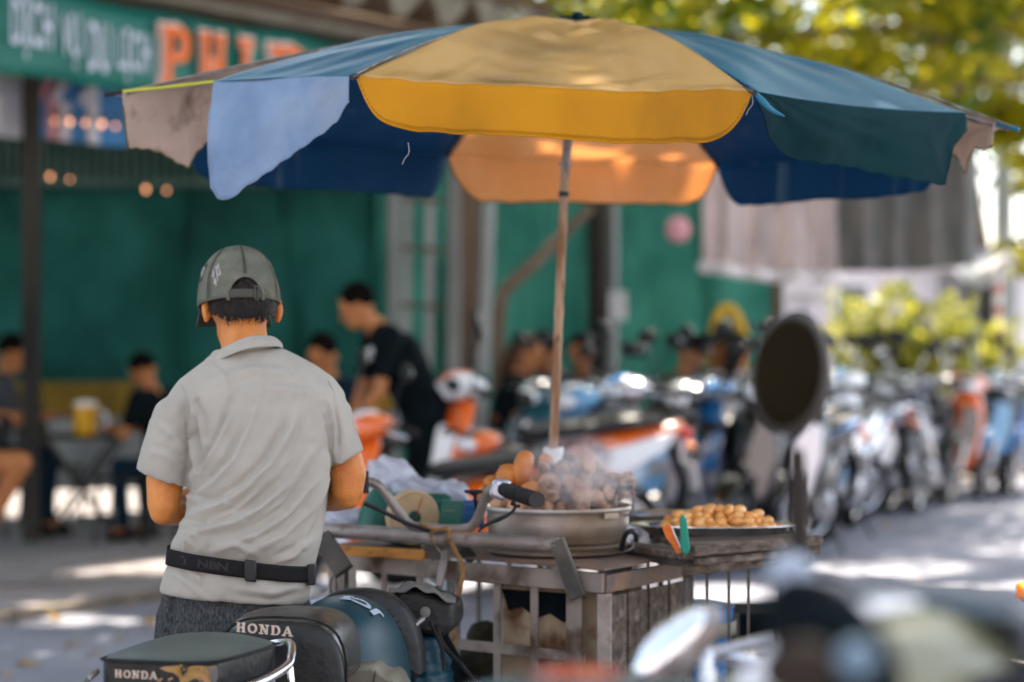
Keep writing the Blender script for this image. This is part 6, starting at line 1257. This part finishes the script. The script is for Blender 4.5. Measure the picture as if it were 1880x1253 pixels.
# teal tank and covers
mb = MB(); mb.loft([arch_ring(585,5.02,.84,.085,0,.66), arch_ring(604,5.12,.884,.128,0,.65), arch_ring(622,5.2,.893,.140,0,.64), arch_ring(640,5.29,.890,.143,0,.64), arch_ring(655,5.36,.878,.136,0,.65)]); tk = mb.build('teal_tank', 'tank_teal', mo, sub=1)
g = text_mb('JCS', .050, .0012, .0006, sx=1.15)
def tkm(v):
    s_ = .047-v.x; y_ = -v.y*1.2; z_ = .65+.2425*(max(0,1-(abs(s_)/.139)**2.4))**(1/2.4); c_ = G(622,5.2)+HB*y_; return Vector((c_.x,c_.y,0))+LB*s_+Vector((0,0,z_-.0005+v.z*1.5))
g.map(tkm); g.build('tank_lettering', 'tank_text', tk, flat=True)
mb = MB(); mb.loft([arch_ring(655,5.35,.882,.139,0,.70), arch_ring(660,5.38,.895,.146,0,.70), arch_ring(670,5.45,.889,.146,0,.70), arch_ring(676,5.49,.872,.135,0,.70)]); mb.build('black_cowl', 'vinyl_side', mo, sub=1)
mb = MB(); mb.tube([G(737,5.31,.78),G(739,5.3,.745),G(735,5.28,.715),G(722,5.24,.66),G(712,5.2,.60)], [.004,.006,.007,.008,.008], 8, smooth=4, flat=.5); mb.build('cyan_stripe', 'stripe_cyan', tk); mb = MB(); mb.tube([G(731,5.29,.735),G(722,5.25,.69),G(712,5.22,.64),G(704,5.2,.59)], [.003,.006,.007,.008], 8, smooth=4, flat=.5); mb.build('cream_stripe', 'beige_plastic', tk)
cw = MB(); cw.prism([P(x,y,5.47) for x,y in ((716,1096),(735,1082),(770,1086),(832,1110),(834,1150),(815,1172),(752,1160),(722,1150))], (.02,.16,0)); cw = cw.build('instrument_cowl', 'vinyl_side', mo, bevel=.012)
mb = MB(); mb.grid(lambda u, v: P(714+u*122, 1094-16*sin(min(1,u*1.9)*pi/2)+ (max(0,u-.35)/.65)**1.4*32, 5.45+.17*v) + Vector((0,0,.004*sin(u*20+v*4)+.012*sin(v*pi))), 30, 8); mb.build('lid', 'grey_cover', cw, solid=.004)
mb = MB(); mb.tube([P(777,1136,5.42),P(760,1150,5.38),P(749,1160,5.36),P(746,1172,5.36)], [.006,.007,.006,.005], 8, smooth=3); mb.build('lever', 'um_steel', mo)
mb = MB(); mb.lathe([(.012,0),(.012,.006),(.004,.008)], 14, Matrix.Translation(P(781,1124,5.44))@Matrix.Rotation(pi/2,4,'X')); mb.build('knob', 'grey_cover', cw)
mb = MB(); mb.prism([P(x,y,5.0) for x,y in ((560,1300),(575,1245),(640,1222),(688,1222),(694,1240),(718,1250),(740,1300))], (.02,.2,0)); mb.build('side_cover', 'beige_plastic', mo, bevel=.01)
mb = MB(); mb.prism([P(x,y,4.99) for x,y in ((689,1232),(700,1240),(722,1252),(722,1300),(684,1300),(684,1262))], (.0,.02,0)); mb.build('side_cover_rib', 'beige_plastic', mo, bevel=.004)
b = MB(); b.capsule(P(775,1200,5.5),P(770,1260,5.48),.05,.07); b.capsule(P(758,1190,5.48),P(790,1186,5.5),.02,.02); b.capsule(P(800,1215,5.52),P(800,1270,5.5),.04,.05); bg = remesh(b,.006,4)
bg.v = [tuple(np.array(v)+np.array(n)*(.003*sin(v[0]*180+v[2]*60)+.002*sin(v[2]*240))) for v, n in zip(bg.v, bg.no)]
t = tag(bg.build('teal_bag', 'tank_teal', at=P(775,1215,5.48), ang=180), 'creased dark teal cloth bag tucked under the motorcycle cowl', 'bag')
cabs = MB(); cabs.tube([P(800,1150,5.46),P(812,1180,5.44),P(826,1200,5.43),P(850,1225,5.5),P(880,1260,5.55)], .0055, 8, smooth=5); cabs.tube([P(790,1140,5.43),P(800,1165,5.42),P(812,1190,5.42),P(815,1230,5.42)], .004, 8, smooth=4); cabs.build('cables', 'rubber', mo)
b = MB(); b.capsule(P(800,1180,5.55),P(820,1240,5.55),.035,.05); b.box(P(795,1165,5.56),(.07,.1,.05)); remesh(b,.008,2).build('front_fork_cover', 'cloth_black', mo, ang=180)
# frame, engine and wheels below the frame of the picture
def mwheel(c, r):
    M = Matrix.Translation(c) @ LB.to_track_quat('Z','Y').to_matrix().to_4x4(); mb = MB(); mb.lathe([(r-.06,-.025),(r-.015,-.035),(r,0),(r-.015,.035),(r-.06,.025)], 40, M, cap=False); w = mb.build('wheel', 'tyre', mo)
    mb = MB(); mb.lathe([(r-.055,-.022),(r-.07,-.018),(r-.07,.018),(r-.055,.022)], 40, M, cap=False)
    for k in range(20): a = 2*pi*k/20; mb.tube([M@Vector((0,0,.03*(-1)**k)), M@Vector(((r-.065)*cos(a),(r-.065)*sin(a),0))], .0016, 4)
    mb.lathe([(.04,-.05),(.04,.05)], 16, M); mb.build('rim', 'chrome', w)
wr_ = G(440,4.62,.29); wf = wr_+HB*1.2; mwheel(wr_, .29); mwheel(wf, .29)
mb = MB(); mb.tube([wr_, G(510,4.9,.62), G(600,5.15,.66), G(655,5.35,.72)], .025, 8, smooth=3); mb.tube([G(665,5.45,.78), wf], .026, 8); mb.tube([G(510,4.9,.62), wr_+HB*.5+Vector((0,0,-.02))], .02, 8); mb.tube([(-.6,4.45,.80),(-.57,4.6,.76),(-.5,4.85,.70)], .016, 8); mb.build('frame', 'black_plastic', mo)
mb = MB(); e_ = wr_+HB*.55; mb.box((e_.x,e_.y,.36), (.22,.38,.22), rotz(R(-12))); mb.tube([e_+LB*.13+Vector((0,0,-.05)), wr_+LB*.14-HB*.2+Vector((0,0,.02))], [.025,.045], 10); mb.build('engine', 'worn_steel', mo, bevel=.02)
mb = MB(); mb.loft([arch_ring(440,4.5,.76,.08,0,.60), arch_ring(500,4.85,.745,.10,0,.55)]); mb.build('rear_cowl', 'paint_black', mo)
mb = MB(); mb.tube([e_+Vector((0,0,-.1)), e_-LB*.26+Vector((0,0,-.35))], .012, 8); mb.build('side_stand', 'dark_frame', mo)
# ================================================================= near things inside the blur
cs_ = None
for o_ in bpy.data.objects:
    if o_.get('label', '').startswith('pale cream scooter'): cs_ = o_
    if o_.get('label', '').startswith('scooter with a black seat'): bs_ = o_
def into(o): return Matrix.LocRotScale(o.location, o.rotation_euler, o.scale).inverted()
mat('mirror_dark_reflection', (.006,.004,.003), (.014,.012,.006), 6, rough=.7, spec=0); mat('mirror_rim', (.045,.04,.034), rough=.45); mat('knob_grey', (.30,.36,.43), rough=.4); mat('highlight_grey', (.10,.16,.21), rough=.5); mat('stem_dark', (.025,.02,.016), rough=.6)
Mi2 = into(cs_)
mb = MB(); mb.tube([P(1470,1030,2.72), P(1466,900,2.76), P(1462,830,2.78)], [.012,.011,.009], 12); mb.xf(Mi2); ms = mb.build('mirror_stem', 'stem_dark', cs_)
mb = MB(); mb.ell(P(1452,686,2.84), (.048,.018,.074), 28, 18, Matrix.Rotation(.12,3,'Y')); mb.xf(Mi2); mb.build('mirror_housing', 'mirror_rim', ms)
mb = MB(); mb.ell(P(1447,684,2.815), (.041,.012,.064), 28, 18, Matrix.Rotation(.12,3,'Y')); mb.xf(Mi2); mb.build('mirror_glass', 'mirror_dark_reflection', ms)  # matte dark brown stands in for the dark reflection in the glass
mb = MB(); mb.ell(P(1528,1192,1.70), (.038,.02,.062), 20, 14, Matrix.Rotation(-.7,3,'Y')); mb.xf(Mi2); rc = mb.build('dark_cowl_ellipsoid', 'cloth_black', cs_)  # dark ellipsoid set in front of the cowl to darken its middle
mb = MB(); mb.ell(P(1470,1230,1.67), (.03,.015,.022), 16, 10); mb.xf(Mi2); mb.build('amber_reflector', 'stem_dark', rc); mb = MB(); mb.ell(P(1572,1212,1.66), (.014,.01,.014), 16, 10); mb.xf(Mi2); mb.build('painted_highlight', 'highlight_grey', rc)  # the small blue-grey ball imitates a highlight on the cowl
mb = MB(); mb.ell(P(1452,1058,2.1), (.02,.02,.02), 20, 14); mb.xf(Mi2); mb.build('pale_knob', 'knob_grey', cs_)
sr = scooter('near_scooter', 'red and teal scooter at the bottom edge with a round chrome mirror catching the sky', g3, 'paint_teal', 'paint_red', G(1060,2.35,0)+Vector((.07,-.40,0)), R(100), 1.055, mirrors=False, cat='scooter', roll=0)
Mi3 = into(sr)
xl_ = Vector((.73,0,.68)).normalized(); ax_ = Vector((-.45,-.75,.483)).normalized(); yl_ = ax_.cross(xl_).normalized(); Mq = Matrix((xl_, yl_, ax_)).transposed()
mb = MB(); mb.ell(P(1240,1188,2.9), (.070,.036,.022), 28, 18, Mq); mb.xf(Mi3); hs = mb.build('mirror_housing', 'um_steel', sr)
mb = MB(); mb.ell(P(1240,1188,2.9)+ax_*.016, (.055,.024,.010), 28, 18, Mq); mb.xf(Mi3); mb.build('mirror_glass', 'mirror', hs)
mb = MB(); mb.tube([P(1210,1250,2.9), P(1190,1330,2.85), P(1170,1420,2.7)], .006, 8); mb.xf(Mi3); mb.build('mirror_stem', 'chrome', hs)
mb = MB(); mb.tube([P(1310,1200,3.3),P(1360,1185,3.3),P(1415,1172,3.3)], .008, 8); mb.tube([P(1300,1196,3.4),P(1340,1205,3.4),P(1392,1225,3.4),P(1410,1300,3.4)], .012, 8, smooth=4); mb.tube([P(1300,1196,3.4),P(1290,1350,3.3),P(1290,1500,3.2)], .012, 8)
mb.xf(Mi3); mb.build('luggage_rail', 'chrome', sr)
b = MB(); b.capsule(P(1872,1092,4.3), P(1905,1075,4.35), .012, .03); b.capsule(P(1905,1075,4.35), P(1930,1130,4.35), .03, .02); bg = remesh(b, .005, 2)
bg.v = [tuple(np.array(v)+np.array(n)*(.004*sin(v[0]*200+v[2]*90))) for v, n in zip(bg.v, bg.no)]
tag(bg.build('orange_raincoat', 'cloth_orange', at=P(1880,1090,4.3), ang=180), 'folded orange raincoat poking in at the right edge', 'raincoat')
# ================================================================= camera, light
cam = bpy.data.cameras.new('camera'); co_ = bpy.data.objects.new('camera', cam); COL.objects.link(co_); sc.camera = co_
co_.location = (0,0,H); co_.rotation_euler = (pi/2,0,0); cam.sensor_width = 36; cam.lens = F/1880*36; cam.shift_y = (626.5-HY)/1880*-1; cam.clip_start = .05; cam.clip_end = 1500
cam.dof.use_dof = True; cam.dof.focus_distance = 5.02; cam.dof.aperture_fstop = 2.15; cam.dof.aperture_blades = 0
az, el = R(28), R(56); S = Vector((sin(az)*cos(el), cos(az)*cos(el), sin(el)))
sl = bpy.data.lights.new('sun', 'SUN'); sl.energy = 5; sl.angle = R(.53); sl.color = (1,.89,.74); so = bpy.data.objects.new('sun', sl); COL.objects.link(so); so.rotation_euler = S.to_track_quat('Z','Y').to_euler(); so.location = (0,0,30)
w = bpy.data.worlds.new('World'); sc.world = w; w.use_nodes = True; nt = w.node_tree; sky = nt.nodes.new('ShaderNodeTexSky'); sky.sky_type = 'NISHITA'; sky.sun_disc = False; sky.sun_elevation = el; sky.sun_rotation = az; sky.air_density = 1.0; sky.dust_density = 2.0
hs_ = nt.nodes.new('ShaderNodeHueSaturation'); hs_.inputs['Saturation'].default_value = .6; nt.links.new(sky.outputs[0], hs_.inputs['Color']); nt.links.new(hs_.outputs[0], nt.nodes['Background'].inputs['Color']); nt.nodes['Background'].inputs['Strength'].default_value = .15
sc.view_settings.view_transform = 'Standard'; sc.view_settings.look = 'None'; sc.view_settings.exposure = 2.0; sc.view_settings.gamma = 1
sc.cycles.use_denoising = True; sc.cycles.max_bounces = 8; sc.cycles.diffuse_bounces = 4; sc.cycles.glossy_bounces = 3; sc.cycles.transmission_bounces = 4; sc.cycles.volume_bounces = 1; sc.cycles.sample_clamp_indirect = 6; sc.cycles.caustics_reflective = False; sc.cycles.caustics_refractive = False
sc.cycles.volume_step_rate = 2; sc.cycles.volume_max_steps = 64; sc.cycles.use_adaptive_sampling = True; sc.cycles.adaptive_threshold = .02
